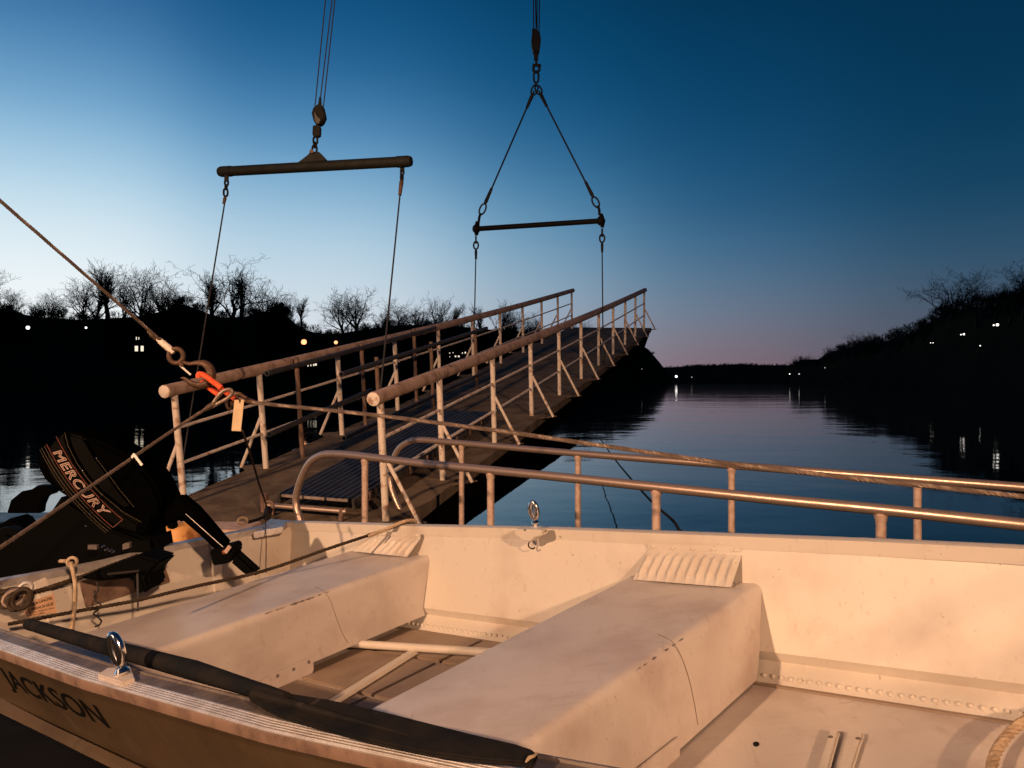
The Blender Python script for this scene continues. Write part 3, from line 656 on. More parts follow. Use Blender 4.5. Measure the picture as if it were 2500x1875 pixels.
deck_rail((-.394,6.33,CZ-.487), [(1012,1330),(990,1272),(968,1225),(955,1190),(951,1160),(957,1130),(972,1098),(995,1080),(1028,1074),(1127,1082),(1411,1107),(1786,1136),(2100,1160),(2500,1190),(2700,1206)],
          [(1127,1083),(1411,1108),(1786,1137),(2240,1171)], .0245, 'farther tubular steel hand rail beyond the boat, curving down at its left end', .021)

# ------------------------------------------------------------------ crane tackle
def px(n, Y): return n/F*Y
X1, Z1 = V((1,0,0)), V((0,0,1))
def link_part(c, t, w, h, r, m, axis=X1, name='chain_link'):
    part(name, MB().tube(ringpts(c, axis, Z1, w/2-r, h/2-r, 16, .8), r, 8, closed=True), m, t)
Yb = 7.37; Yl = 7.98
A, B = at(535,419.5,Yl), at(1004,393.5,Yb); ax = (B-A).normalized(); mid = (A+B)/2
sb = thing('spreader_beam', 'thick olive pipe spreader beam hanging from the left hoist', 'spreader beam', mid, 'spreader beams over the gangway')
part('pipe', MB().tube([A, A+ax*.015, B-ax*.015, B], [.042,.049,.049,.042], 20), M['steel_olive'], sb)
for p, s_ in ((A,1),(B,-1)): part('collar', MB().tube([p+ax*s_*.03, p+ax*s_*.14], .053, 20), M['steel_olive'], sb)
c0 = at(765,402,(Yb+Yl)/2); Ym = (Yb+Yl)/2
part('lug_plate', MB().prism([at(u,v,Ym-.02) for u, v in ((726,397),(752,377),(757,370),(778,370),(784,375),(800,392))], V((0,.04,0))), M['steel_olive'], sb, bev=.004)
part('lug_pin', MB().tube([at(761,369,Ym-.05), at(760,369,Ym+.05)], .018, 10), M['pipe_brown'], sb)
for (u, v, Yy) in ((553,436,Yl-.05),(982,413,Yb+.05)): part('eye_plate', MB().box(at(u,v,Yy), (.02,0,0), (0,.012,0), (0,0,.03)), M['steel_olive'], sb, bev=.004)
def tackle(name, label, cat, links, m=M['steel_dark'], group=None):
    u, v, Yy = links[0][:3]; t = thing(name, label, cat, at(u, v, Yy), group)
    for i, (u, v, Yy, w, h) in enumerate(links):
        axn = X1 if i % 2 == 0 else V((.35,.94,0)); link_part(at(u,v,Yy), t, px(w,Yy), px(h,Yy), px(2.6,Yy), m, axn)
    return t
tackle('hoist_chain', 'short dark chain between the left hoist block and the thick beam', 'chain', [(770,343,Ym,15,24),(769,354,Ym,14,18),(768,364,Ym,16,24)])
tackle('shackle_chain', 'dark chain and shackle under the left end of the thick beam', 'chain', [(553,446,Yl,13,20),(552,457,Yl,10,16),(551,470,Yl,15,24)])
tackle('shackle_chain', 'dark chain and shackle under the right end of the thick beam', 'chain', [(982,421,Yb,12,18),(981,434,Yb,16,20)])
def ferrule(p, q, r, m, t, name='ferrule'): part(name, MB().tube([p, p.lerp(q,.2), q], [r*.6, r, r*.75], 10), m, t)
def cable(name, label, pts, r, m, fer=None, group=None, cat='cable'):
    t = thing(name, label, cat, V(pts[0]), group)
    part('strand', MB().tube([V(p) for p in pts], r, 7), m, t)
    if fer:
        for (p, q, rr, mm) in fer: ferrule(p, q, rr, mm, t)
    return t
D1 = onw(436,1188,WL+.12)
cable('sling_cable', 'thin sling cable from the left end of the thick beam down to the gangway', [at(550,482,Yl), at(549,492,Yl), D1], .0075, M['cable_dark'], [(at(550,481,Yl), at(546,498,Yl), .018, M['hook'])], 'sling cables')
D2 = onw(926,985,.15)
cable('sling_cable', 'thin sling cable from the right end of the thick beam down to the gangway', [at(980,448,Yb), at(977,470,Yb), D2], .0075, M['cable_dark'], [(at(981,437,Yb), at(976,477,Yb), .020, M['hook'])], 'sling cables')
# left hoist block
hb = thing('hoist_block', 'dark pulley block above the thick beam', 'pulley block', at(776,282,Ym))
def blob(outl, Yy, depth, m, name, t, bev): part(name, MB().prism([at(u,v,Yy-depth/2) for u, v in outl], V((0,depth,0))), m, t, bev=bev)
blob([(770,257),(780,250),(788,259),(791,272),(793,284),(787,297),(779,304),(771,304),(765,294),(760,275),(764,262)], Ym, .10, M['steel_dark'], 'cheek', hb, .012)
blob([(767,272),(774,283),(783,292),(779,300),(773,303),(768,292)], Ym-.065, .02, M['pipe_dark'], 'sheave', hb, .003)
blob([(779,236),(783,236),(784,256),(776,256)], Ym, .03, M['steel_dark'], 'becket', hb, .003)
blob([(764,305),(779,305),(782,309),(781,329),(778,333),(766,333),(762,329),(763,309)], Ym, .06, M['steel_dark'], 'swivel', hb, .006)
for i, (u0, v0, u1) in enumerate(((769,260,795),(782,242,811),(789,266,818))):
    k = 1+.0; lab = ('left','middle','right')[i]+' hoist rope rising from the left pulley block'
    p, q = at(u0,v0,Ym), at(u1,-4,Ym); lone('hoist_rope', MB().tube([p, q, q+(q-p)*.6], .0062, 6), M['cable_dark'], lab, 'rope', 'hoist ropes of the left block')
# second beam
Yr2, Yl2 = 14.8, 15.5; Y2 = 15.15
A, B = at(1160,559,Yl2), at(1470,539,Yr2); ax = (B-A).normalized(); mid = (A+B)/2
s2 = thing('spreader_beam', 'thin dark spreader bar with collared ends under the right hoist', 'spreader beam', mid, 'spreader beams over the gangway')
part('pipe', MB().tube([A, B], .049, 14), M['steel_dark'], s2)
for p, s_, (u, v), Yy in ((A,1,(1163,558),Yl2),(B,-1,(1470,539),Yr2)):
    part('collar', MB().tube([p-ax*s_*.04, p-ax*s_*.01, p+ax*s_*.06, p+ax*s_*.08], [.05,.082,.082,.06], 14), M['steel_dark'], s2)
    part('ear', MB().tube([at(u+3*s_,v-17,Yy), at(u+1,v,Yy), at(u,v+16,Yy)], [.045,.07,.04], 10, sq=(1,.6)), M['steel_dark'], s2)
# bridle from the apex link
ap = at(1309,205,Y2)
cL, cR = at(1174,523,Yl2), at(1457,503,Yr2)
for nm, end, uA, e1 in (('left',cL,1304,at(1183,500,Yl2)),('right',cR,1316,at(1449,483,Yr2))):
    st = at(uA,222,Y2); t = thing('bridle_sling', '%s leg of the wire bridle above the thin spreader bar' % nm, 'sling', st, 'bridle legs')
    d = (end-st).normalized(); sd = d.cross(V((0,1,0))).normalized()
    part('strand', MB().tube([st, e1], .0165, 7), M['cable_dark'], t)
    ferrule(st+d*.05, st+d*.34, .036, M['cable_dark'], t); ferrule(e1, e1-d*.34, .036, M['cable_dark'], t)
    part('thimble', MB().tube(ringpts(st-d*.02, sd, d, .055, .10, 14), .017, 7, closed=True), M['cable_dark'], t)
    part('thimble', MB().tube(ringpts(e1+d*.09, sd, d, .055, .11, 14), .017, 7, closed=True), M['cable_dark'], t)
    part('shackle', MB().tube([e1+d*.17, e1+d*.24, (at(1168,545,Yl2) if nm == 'left' else at(1464,525,Yr2))], .026, 7), M['steel_dark'], t)
t = tackle('hoist_chain', 'dark shackle and long link joining the bridle to the right hoist block', 'chain', [(1309,188,Y2,17,34)], M['cable_dark'])
part('shackle', MB().tube([at(u,v,Y2) for u, v in ((1303,160),(1302,172),(1309,177),(1317,172),(1316,160))], .026, 8), M['cable_dark'], t)
part('shackle_pin', MB().tube([at(1300,159,Y2), at(1321,160,Y2)], .03, 8), M['cable_dark'], t)
hb = thing('hoist_block', 'slim dark pulley block above the bridle of the thin spreader bar', 'pulley block', at(1308,97,Y2))
blob([(1299,66),(1307,66),(1309,72),(1317,72),(1319,84),(1321,95),(1318,118),(1315,127),(1303,127),(1300,118),(1297,98),(1299,82)], Y2, .2, M['cable_dark'], 'cheek', hb, .02)
blob([(1303,127),(1315,127),(1314,145),(1304,145)], Y2, .09, M['cable_dark'], 'swivel', hb, .01)
blob([(1307,145),(1312,145),(1313,158),(1306,158)], Y2, .05, M['cable_dark'], 'eye', hb, .005)
for i, (u0, u1, v0) in enumerate(((1303,1302,68),(1309,1307,68),(1311,1311,72),(1316,1317,74))):
    p, q = at(u0,v0,Y2), at(u1,-4,Y2); lone('hoist_rope', MB().tube([p, q, q+(q-p)*1.5], .011, 6), M['cable_dark'], '%s hoist rope rising from the right pulley block' % ('leftmost','left middle','right middle','rightmost')[i], 'rope', 'hoist ropes of the right block')
for nm, u, v, Yy, w, bot in (('left',1162,585,Yl2,WL+.1,(1164,905)),('right',1470,568,Yr2,-.1,(1467,893))):
    D = onw(bot[0], bot[1], w); D = V((at(u,v,Yy).x, D.y, D.z))
    t = thing('sling_cable', 'vertical cable from the %s end of the thin spreader bar to the gangway edge' % nm, 'cable', at(u,v,Yy), 'sling cables')
    part('chain_link', MB().tube(ringpts(at(u,v,Yy), V((0,1,0)), Z1, .03, .07, 14), .016, 7, closed=True), M['cable_dark'], t)
    part('thimble', MB().tube(ringpts(at(u,v+14,Yy), X1, Z1, .045, .075, 14), .017, 7, closed=True), M['cable_dark'], t)
    ferrule(at(u,v+24,Yy), at(u,v+48,Yy), .028, M['cable_dark'], t)
    part('strand', MB().tube([at(u,v+24,Yy), D], .0115, 7), M['cable_dark'], t)
    part('socket', MB().tube([D+V((0,0,.22)), D+V((0,0,.06)), D], [.02,.04,.03], 8), M['cable_dark'], t)

# ------------------------------------------------------------------ hook, sling and wires in front
YH = 3.6
hk = thing('crane_hook', 'rusty eye hook hanging at the left over the gangway rail', 'hook', at(430,870,YH))
part('eye', MB().tube(ringpts(at(430,869,YH), X1, Z1, px(17.5,YH), px(17.5,YH), 20), px(6,YH), 10, closed=True), M['hook'], hk)
hp = [(448,884),(462,888),(480,886),(500,888),(513,901),(516,920),(505,937),(488,942),(468,936),(452,925),(441,922)]
part('shank', MB().tube(smoothpath([at(u,v,YH-.01) for u, v in hp],4), [px(r,YH) for r in [5,5,5,5,5,5.3,5.6,6,6.6,7.4,8.2,9,9.8,10.4,10.8,11,11.2,11.4,11.5,11.5,11.5,11.4,11.2,11,11,10.8,10.6,10.4,10,9.8,9.4,9,8.4,7.8,7.0,6.2,5.2,4.4,3.4,2.4,1.2]], 12, sq=(1,.8)), M['hook'], hk)
part('latch', MB().tube([at(440,893,YH-.03), at(466,915,YH-.03)], .0045, 6), M['white'], hk)
part('latch_pin', MB().tube([at(441,890,YH-.05), at(446,889,YH+.03)], .009, 8), M['hook'], hk)
wp = [at(-60,436,3.05), at(0,490,3.1), at(396,834,YH)]
t = thing('hoist_wire', 'taut wire slanting down from the upper left to the crane hook', 'wire', at(380,820,YH))
part('strand', rope([wp[0], wp[1], wp[2]], .0072, strands=4), M['wire'], t)
part('splice', MB().tube([at(362,808,YH), at(372,817,YH), at(384,828,YH)], [.009,.014,.011], 10), M['hook'], t)
part('socket', MB().tube([at(384,826,YH), at(392,833,YH), at(412,850,YH), at(424,861,YH)], [.010,.014,.016,.010], 12), M['cream'], t)
sl = thing('lifting_sling', 'short bright orange sling looped through the crane hook', 'sling', at(490,915,YH-.04))
part('strand', MB().tube(smoothpath([at(u,v,YH-.055) for u, v in ((484,922),(486,914),(496,915),(515,928),(540,947))],4), .0125, 10), M['orange'], sl)
part('strand', MB().tube(smoothpath([at(u,v,YH+.005) for u, v in ((492,930),(508,944),(522,955),(540,966))],4), .0125, 10), M['orange'], sl)
part('strand', MB().tube(smoothpath([at(u,v,YH-.03) for u, v in ((534,945),(552,958),(568,970),(578,978))],3), .0115, 10), M['orange'], sl)
YR = 3.5
bw = thing('bridle_wire', 'wire sling leading from the orange sling down to the left edge', 'wire', at(548,962,YR))
part('strand', rope(smoothpath([at(525,985,YR), at(500,1000,YR-.03), at(420,1052,3.35), at(250,1168,3.0), at(100,1270,2.72), at(-40,1364,2.5)],3), .0068, strands=4), M['wire'], bw)
part('eye_splice', MB().tube(smoothpath([at(503,1000,YR), at(520,985,YR), at(532,968,YR), at(545,955,YR), at(562,951,YR), at(567,960,YR), at(556,972,YR), at(538,982,YR), at(518,993,YR)],4), .0085, 8), M['wire'], bw)
part('ferrule', MB().tube([at(500,1000,YR), at(507,996,YR), at(526,984,YR)], [.008,.0125,.0115], 10), M['hook'], bw)
bw2 = thing('bridle_wire', 'wire rope running right across the railings from the orange sling', 'wire', at(600,978,YR))
part('strand', rope(smoothpath([at(596,976,YR), at(640,985,3.48), at(800,1001,3.35), at(955,1018,3.2), at(1127,1040,3.06), at(1250,1056,2.96), at(1413,1080,2.86), at(1600,1107,2.76), at(1760,1130,2.68), at(1900,1146,2.6), at(2100,1170,2.5), at(2260,1186,2.42), at(2500,1213,2.3), at(2640,1230,2.25)],3), .0083, strands=4), M['wire'], bw2)
part('ferrule', MB().tube([at(586,974,YR), at(596,976,YR), at(616,981,YR), at(624,982,YR)], [.008,.013,.013,.008], 10), M['hook'], bw2)
part('eye_splice', MB().tube(smoothpath([at(590,973,YR), at(582,966,YR), at(575,960,YR), at(583,968,YR+.03), at(590,975,YR+.03)],3), .008, 8), M['wire'], bw2)
lone('ring_shackle', MB().tube(smoothpath([at(u,v,YR-.02) for u, v in ((573,963),(582,961),(590,965),(598,971),(600,967))],3), .008, 8), M['hook'], 'small rusty shackle above the hanging tan tag', 'shackle')
lone('ring_shackle', MB().tube(smoothpath([at(u,v,YR+.05) for u, v in ((556,975),(553,990),(560,1000),(566,992),(564,980))],3), .007, 8), M['hook'], 'dim rusty link left of the hanging tan tag', 'shackle')
tg = MB(); tg.prism([at(u,v,YR-.04) for u, v in ((572,976),(583,976),(584,984),(587,984),(588,976),(596,976),(588,1053),(565,1052))], V((0,.003,0)))
lone('hanging_tag', tg, M['tagm'], 'blank tan rectangular tag hanging below the orange sling', 'tag', bev=.0008)
lone('drop_line', MB().tube([at(592,1052,YR), at(612,1110,3.9), at(632,1180,4.6), at(652,1238,5.5)], .0055, 6), M['rope_dark'], 'dark line dropping from the tag to the gangplank corner', 'line')
lone('white_tab', MB().prism([at(u,v,3.08) for u, v in ((320,1118),(321,1112),(326,1106),(330,1109),(349,1134),(344,1138),(327,1115),(323,1119)) ], V((0,.003,0))), M['white'], 'bent white tape tab on the wire over the outboard motor', 'tape tab', smooth=0)

# ------------------------------------------------------------------ aluminium boat (measured in its own frame, 0.8 m per unit)
K = .8
eb = V((2342,-1975,281)).normalized(); ea = V((1640,1975,212)).normalized(); ea = (ea-eb*ea.dot(eb)).normalized(); ezb = eb.cross(ea)
OB = EYE+rayd(1848,1662)*3.05*K
def BL(x, y, z): return OB+(eb*x+ea*y+ezb*z)*K
AX = (eb, ea, ezb)
def hitB(u, v, a, val): return hit(u, v, OB+AX[a]*val*K, AX[a])
def loc(p): q = (p-OB)/K; return q.dot(eb), q.dot(ea), q.dot(ezb)
FARY = [(-3.15,.186),(-1.96,.197),(-1.09,.230),(.03,.207),(.44,.198),(.89,.17),(1.5,.11),(2.2,-.02),(3.0,-.27)]
NEARY = [(-3.15,-1.765),(-2.6,-1.785),(-2.19,-1.796),(-1.33,-1.803),(-.36,-1.764),(.31,-1.69),(.9,-1.62),(1.5,-1.53),(2.2,-1.40),(3.0,-1.2)]
def ztop(x): return .5+(0 if x < 1 else .02*(x-1)**2)
def zfl(x): return 0 if x < 1.2 else .06*(x-1.2)**2
def cf(x): return -.018-(0 if x < 1 else .06*(x-1)**2)
def cn(x): return -1.572+(0 if x < 1 else .06*(x-1)**2)
def sidey(x, z, far=True):
    yt = interp(FARY if far else NEARY, x); yc = cf(x) if far else cn(x); sg = 1 if far else -1
    z0 = zfl(x); h = (z-z0)/(ztop(x)-z0)
    if h >= .2: return yc+sg*.063+(yt-yc-sg*.063)*(h-.2)/.8
    if h >= .12: return yc+sg*(.063+.016*(.2-h)/.08)
    return yc+sg*.079*(h/.12)
XS = [-3.15+k*.205 for k in range(31)]
HS = [1,.8,.6,.4,.2,.12,0]
boat = thing('jon_boat', 'beige aluminium flat-bottomed boat with bench seats filling the foreground', 'boat', BL(-3,-.79,0))
def skin(off, farnear):
    rows = []
    for x in XS:
        z0 = zfl(x); zt = ztop(x); r = []
        hs = HS if farnear else HS[::-1]
        for h in hs:
            z = z0+(zt-z0)*h; sg = 1 if farnear else -1; r.append(BL(x, sidey(x, z, farnear)+sg*off, z))
        rows.append(r)
    return rows
def thick(rows_in, rows_out): return [a+b[::-1] for a, b in zip(rows_in, rows_out)]
part('side_panel', MB().grid(thick(skin(0,True), skin(.008,True)), True), M['boat_in'], boat, smooth=25, label='far side panel with a pressed step above the rivets')
part('side_panel', MB().grid(skin(0,False)), M['boat_in'], boat, smooth=25)
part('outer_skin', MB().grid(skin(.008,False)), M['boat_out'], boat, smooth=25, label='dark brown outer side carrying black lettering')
mb = MB(); rows = []
for x in XS:
    rows.append([BL(x, cf(x)+.008, zfl(x)), BL(x, cn(x)-.008, zfl(x)), BL(x, cn(x)-.008, zfl(x)-.012), BL(x, cf(x)+.008, zfl(x)-.012)])
part('bottom', mb.grid(rows, True), M['bench'], boat, smooth=25)
mb = MB(); xb = 3.0; mb.prism([BL(xb,sidey(xb,ztop(xb)),ztop(xb)), BL(xb,cf(xb),zfl(xb)), BL(xb,cn(xb),zfl(xb)), BL(xb,sidey(xb,ztop(xb),False),ztop(xb))], eb*.01); part('bow_panel', mb, M['boat_in'], boat, smooth=0)
# gunwales
def rail_rows(prof, far, x0=-3.17, x1=3.0, n=40):
    rows = []
    for k in range(n+1):
        x = x0+(x1-x0)*k/n; yt = interp(FARY if far else NEARY, x); sg = 1 if far else -1
        rows.append([BL(x, yt+sg*o, z+ztop(x)-.5) for o, z in prof])
    return rows
part('gunwale_lip', MB().grid(rail_rows([(-.022,.450),(-.022,.502),(.0,.506),(.045,.500),(.047,.47),(.005,.452)], True), True), M['boat_in'], boat, label='beige lip along the far gunwale')
part('gunwale_flange', MB().grid(rail_rows([(-.050,.496),(-.050,.507),(-.044,.507),(-.042,.501),(.003,.501),(.003,.45),(-.002,.45),(-.002,.492)], False), True), M['alu_dark'], boat, label='dark weathered flange inside the near gunwale')
ribs = []
for k in range(5):
    o = .004+k*.0082; ribs += [(o,.5035-k*.0014),(o+.0052,.5035-k*.0014),(o+.0060,.5014-k*.0014),(o+.0076,.5014-k*.0014)]
part('rub_rail', MB().grid(rail_rows([(.004,.494)]+ribs+[(.046,.494),(.046,.49)], False), False), M['alu'], boat, smooth=20, label='ribbed bare metal rub rail along the near gunwale')
part('rail_skirt', MB().grid(rail_rows([(.046,.491),(.049,.484),(.047,.462),(.040,.455),(.010,.457)], False), False), M['pipe_brown'], boat)
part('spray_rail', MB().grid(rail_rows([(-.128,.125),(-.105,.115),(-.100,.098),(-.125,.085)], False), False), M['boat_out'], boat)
mbo = MB()
for k in range(12):
    x = -2.6+k*.42; mbo.dome(BL(x, interp(FARY,x)-.016, .462), -ea, .0075*K, .004*K)
o = part('lip_rivet', mbo, M['boat_in'], boat, kind='stuff')
mbr = MB(); x = -2.25
while x < 1.35:
    z = .020+R.random()*.0015; mbr.dome(BL(x, sidey(x,z)-.001, z), (-ea*.8+ezb*.5), .0105*K, .008*K); x += .0345
part('rivet_row', mbr, M['boat_in'], boat, kind='stuff')
part('seam_strip', MB().grid([[BL(x, cf(x)-.004, .0075),BL(x, cf(x)-.022,.0075),BL(x, cf(x)-.022,.001)] for x in XS]), M['floor'], boat)
# transom
TZ = [(-1.80,.575),(-1.48,.572),(-1.02,.540),(-.65,.540),(.149,.503),(.2,.503)]
ys = [-1.765+k*(.186+1.765)/20 for k in range(21)]
def tr(y, h, o=0): z = interp(TZ, y)*h; return BL(-3.15+.10*(1-h)+o, (y+.79)*(1-.17*(1-h))-.79, z)
mb = MB(); rows = [[tr(y,h,.0) for h in (1,.66,.33,0)]+[tr(y,h,-.025) for h in (0,.33,.66,1)] for y in ys]; mb.grid(rows, True)
mb.f.append((0,1,2,3,4,5,6,7)); mb.f.append(tuple(8*20+i for i in range(8)))
trs = part('transom', mb, M['boat_in'], boat, smooth=25)
part('transom_cap', MB().grid([[tr(y,1,.012)+ezb*-.030*K, tr(y,1,.016)+ezb*.004*K, tr(y,1,-.04)+ezb*.010*K, tr(y,1,-.045)+ezb*-.03*K] for y in ys], True), M['alu'], trs)
part('corner_cap', MB().prism([hitB(u,v,2,.51) for u, v in ((618,1300),(690,1286),(703,1270),(660,1266))], -ezb*.03), M['alu'], boat, bev=.004)
part('motor_pad', MB().prism([hitB(u,v,0,-3.095) for u, v in ((193,1419),(397,1371),(414,1421),(208,1482))], eb*.012), M['pipe_brown'], trs, bev=.003)
for y in (-.36, -1.32): part('stiffener', MB().bar(tr(y,.95,.006), tr(y,.05,.006), .05, .012, up=eb), M['boat_in'], trs, bev=.003)
# benches
def bench(x0, x1, zt, zb, lab, wk=1.0):
    r = .032; prof = [(x0,zb),(x0,.1),(x0,zt-r)]
    prof += [(x0+r-r*math.cos(a), zt-r+r*math.sin(a)) for a in (.5,1.0)]+[(x0+r,zt),((x0+x1)/2,zt-.004),(x1-r*1.6,zt)]
    prof += [(x1-r+r*math.sin(a)-.0, zt-r+r*math.cos(a)) for a in (0,.35,.7,1.05,1.4)]+[(x1,zt-r*1.5),(x1,(zt+zb)/2),(x1,.1),(x1,zb)]
    wv = [0]*9+[.55,1,.6,0,0,0,0,0,0]; wv = wv[:len(prof)]+[0]*(len(prof)-len(wv))
    rows = []; wear = []; n = 26
    for k in range(n+1):
        t = k/n; row = []
        for i, (x, z) in enumerate(prof):
            yf, yn = sidey(x, z)-.001, sidey(x, z, False)+.007; y = yn+(yf-yn)*t
            row.append(BL(x, y, z)); wear.append(wk*wv[i]*(.2+.8*math.sin(math.pi*min(1,max(0,(t-.25)/.62)))))
        rows.append(row)
    mb = MB().grid(rows); o = part('bench_seat', mb, M['bench'], boat, smooth=50, label=lab)
    a = o.data.attributes.new('wear', 'FLOAT', 'POINT')
    if len(o.data.vertices) == len(wear): a.data.foreach_set('value', wear)
    return o
bench(-2.54,-1.852,.353,.058,'stern bench nearer the outboard motor', 1.14)
bench(-.60,.005,.33,.008,'wide middle bench')
bench(1.75,2.45,.34,.04,'bow bench')
def seam(pts, xv):
    part('weld_seam', MB().tube(smoothpath([hitB(u,v,0,xv) for u, v in pts],4), .0010, 5), M['seam'], boat)
seam(((1606,1548),(1640,1566),(1662,1600),(1680,1650),(1694,1710),(1704,1770)), .0065)
seam(((770,1433),(792,1444),(808,1470),(822,1510),(838,1550),(850,1570)), -1.8505)
def plate(pts, ax_, val, m, name, th=.006, parent=boat, **kw):
    part(name, MB().prism([hitB(u,v,ax_,val) for u, v in pts], AX[ax_]*th), m, parent, smooth=0, **kw)
plate([(628,1662),(763,1602),(764,1634),(747,1692),(700,1688)], 0, -1.849, M['bench'], 'knee_plate', bev=.002)
plate([(1540,1885),(1652,1797),(1656,1832),(1652,1885)], 0, .009, M['bench'], 'knee_plate', bev=.002)
mb = MB()
for u, v in ((754,1616),(717,1634),(678,1650)): mb.dome(hitB(u,v,0,-1.838), eb, .007, .004)
part('knee_bolt', mb, M['alu_dark'], boat, kind='stuff')
def bracket(tl, tr_, bl, br, ytop, zbot, lab, nr_=10):
    A, B = hitB(*tl,1,ytop), hitB(*tr_,1,ytop); C, D = hitB(*bl,2,zbot), hitB(*br,2,zbot); nrm = (B-A).cross(C-A).normalized()
    if nrm.dot(EYE-A) < 0: nrm = -nrm
    rows = []; m_ = nr_*8; amp = .010
    for j in range(9):
        t = j/8; row = []
        for i in range(m_+1):
            s_ = i/m_; p = A.lerp(B, s_).lerp(C.lerp(D, s_), t); q = (s_*nr_) % 1
            edge = min(1, max(0, min(t-.14, .90-t)/.06)); ed2 = 1 if .04 < s_ < .96 else 0
            row.append(p+nrm*amp*(1-abs(math.cos(math.pi*q))**.6)*edge*ed2)
        rows.append(row)
    b = part('corrugated_bracket', MB().grid(rows), M['boat_in'], boat, smooth=60, label=lab)
    up = (A-C).normalized(); mb = MB().prism([A+nrm*.002, B+nrm*.002, B+ezb*.022+nrm*.002, A+ezb*.022+nrm*.002], -nrm*.004)
    part('flange', mb, M['boat_in'], b, bev=.001)
    mb = MB()
    for k in range(5): mb.dome(A.lerp(B, .06+.22*k)+ezb*.010+nrm*.002, nrm, .0075, .004)
    part('bracket_rivet', mb, M['boat_in'], b, kind='stuff')
bracket((1583,1342),(1812,1352),(1545,1415),(1785,1434), .185, .334, 'ribbed bracket over the middle bench')
bracket((905,1308),(1027,1314),(853,1345),(994,1360), .150, .358, 'ribbed bracket over the stern bench', 8)
# floor
for y0, y1 in ((-.34,-.05),(-.74,-.36),(-1.2,-.76)):
    for x0, x1 in ((-1.92,-1.36),(-1.345,-.66)): part('floor_plate', MB().prism([BL(x0,y0,.004),BL(x1,y0,.004),BL(x1,y1,.004),BL(x0,y1,.004)], ezb*.010), M['floor'], boat, smooth=0, bev=.003)
lone('loose_pole', MB().tube([hitB(840,1570,2,.05), hitB(885,1573,2,.05), hitB(1262,1597,2,.05)], .0155, 12), M['boat_in'], 'short tan round pole lying on the boat floor between the benches', 'pole')
lone('loose_batten', MB().bar(hitB(1012,1590,2,.03), hitB(800,1722,2,.03), .034, .016, up=ezb), M['boat_in'], 'tan flat batten lying aslant on the boat floor', 'batten', bev=.003)
for pts in (((2026,1792),(2052,1796),(2008,1960),(1972,1960)), ((2068,1797),(2112,1800),(2060,1960),(2024,1960))):
    part('floor_rib', MB().prism([hitB(u,v,2,.001) for u, v in pts], ezb*.016), M['boat_in'], boat, bev=.006)
mb = MB()
for u, v in ((2028,1800),(2095,1804)): mb.dome(hitB(u,v,2,.02), ezb, .007, .004)
part('rib_bolt', mb, M['alu_dark'], boat, kind='stuff')
part('drain_hole', MB().prism([hitB(1846+8*math.cos(a*.7854),1817+6*math.sin(a*.7854),2,.001) for a in range(8)], ezb*.001), M['letter'], boat, smooth=0)
lone('bow_rope', rope(smoothpath([hitB(u,v,2,.05) for u, v in ((2620,1730),(2560,1738),(2500,1762),(2465,1790),(2438,1825),(2424,1860),(2420,1900),(2430,1960))],5), .0125, lay=.075, n=6), M['rope_tan'], 'thick twisted rope lying on the boat floor at the right edge', 'rope')

# lettering
def textmesh(s, size=1, shear=0, outline=0, offset=0, spacing=1):
    c = bpy.data.curves.new('t', 'FONT'); c.body = s; c.size = size; c.shear = shear; c.space_character = spacing; c.offset = offset
    if outline: c.fill_mode = 'NONE'; c.bevel_depth = outline; c.bevel_resolution = 0
    o = bpy.data.objects.new('t', c); col.objects.link(o); bpy.context.view_layer.update()
    me = bpy.data.meshes.new_from_object(o.evaluated_get(bpy.context.evaluated_depsgraph_get())); col.objects.unlink(o); bpy.data.objects.remove(o)
    return me
def mapped(name, me, fn, m, parent, bb=None, **kw):
    xs = [v.co.x for v in me.vertices]; ys_ = [v.co.y for v in me.vertices]; bb = bb or (min(xs),max(xs),min(ys_),max(ys_))
    mb = MB(); mb.v = [fn((v.co.x-bb[0])/(bb[1]-bb[0]), (v.co.y-bb[2])/(bb[3]-bb[2]), v.co.z) for v in me.vertices]; mb.f = [tuple(p.vertices) for p in me.polygons]
    part(name, mb, m, parent, smooth=0, **kw); return bb
def sidefn(a, b, z_):
    x = -2.475+a*.955; z = .212+b*.125; return BL(x, sidey(x, z, False)-.0105, z)
me = textmesh('JACKSON', 1, 0, 0, .012, 1.0); mapped('lettering', me, sidefn, M['letter'], boat, label='black hull lettering JACKSON')
sq = [hitB(u,v,0,-3.075) for u, v in ((65,1508),(139,1495),(130,1449),(54,1477))]
st = part('capacity_label', MB().prism(sq, eb*.002), M['sticker'], trs, smooth=0)
def quadfn(q, x0, x1, y0, y1, lift):
    def f(a, b, z): a = x0+(x1-x0)*a; b = y0+(y1-y0)*b; return q[0].lerp(q[1], a).lerp(q[3].lerp(q[2], a), b)+lift
    return f
l_ = eb*.003
mbz = MB()
for s_, x0, x1, y0, y1 in (('MAXIMUM CAPACITIES',.1,.93,.74,.88),('3',.10,.17,.34,.62),('PERSONS OR 418 LBS',.22,.93,.42,.58),('MOTOR, PERSONS, GEAR',.1,.93,.22,.31),('418 LBS.',.1,.6,.08,.16)):
    me = textmesh(s_, 1, 0, 0, .03); xs = [v.co.x for v in me.vertices]; yy = [v.co.y for v in me.vertices]; fn = quadfn(sq, x0, x1, y0, y1, l_); b = len(mbz.v)
    mbz.v += [fn((v.co.x-min(xs))/(max(xs)-min(xs)), (v.co.y-min(yy))/(max(yy)-min(yy)), 0) for v in me.vertices]; mbz.f += [tuple(b+i for i in p.vertices) for p in me.polygons]
part('print', mbz, M['letter'], st, smooth=0) if False else part('label_print', mbz, M['letter'], trs, smooth=0)

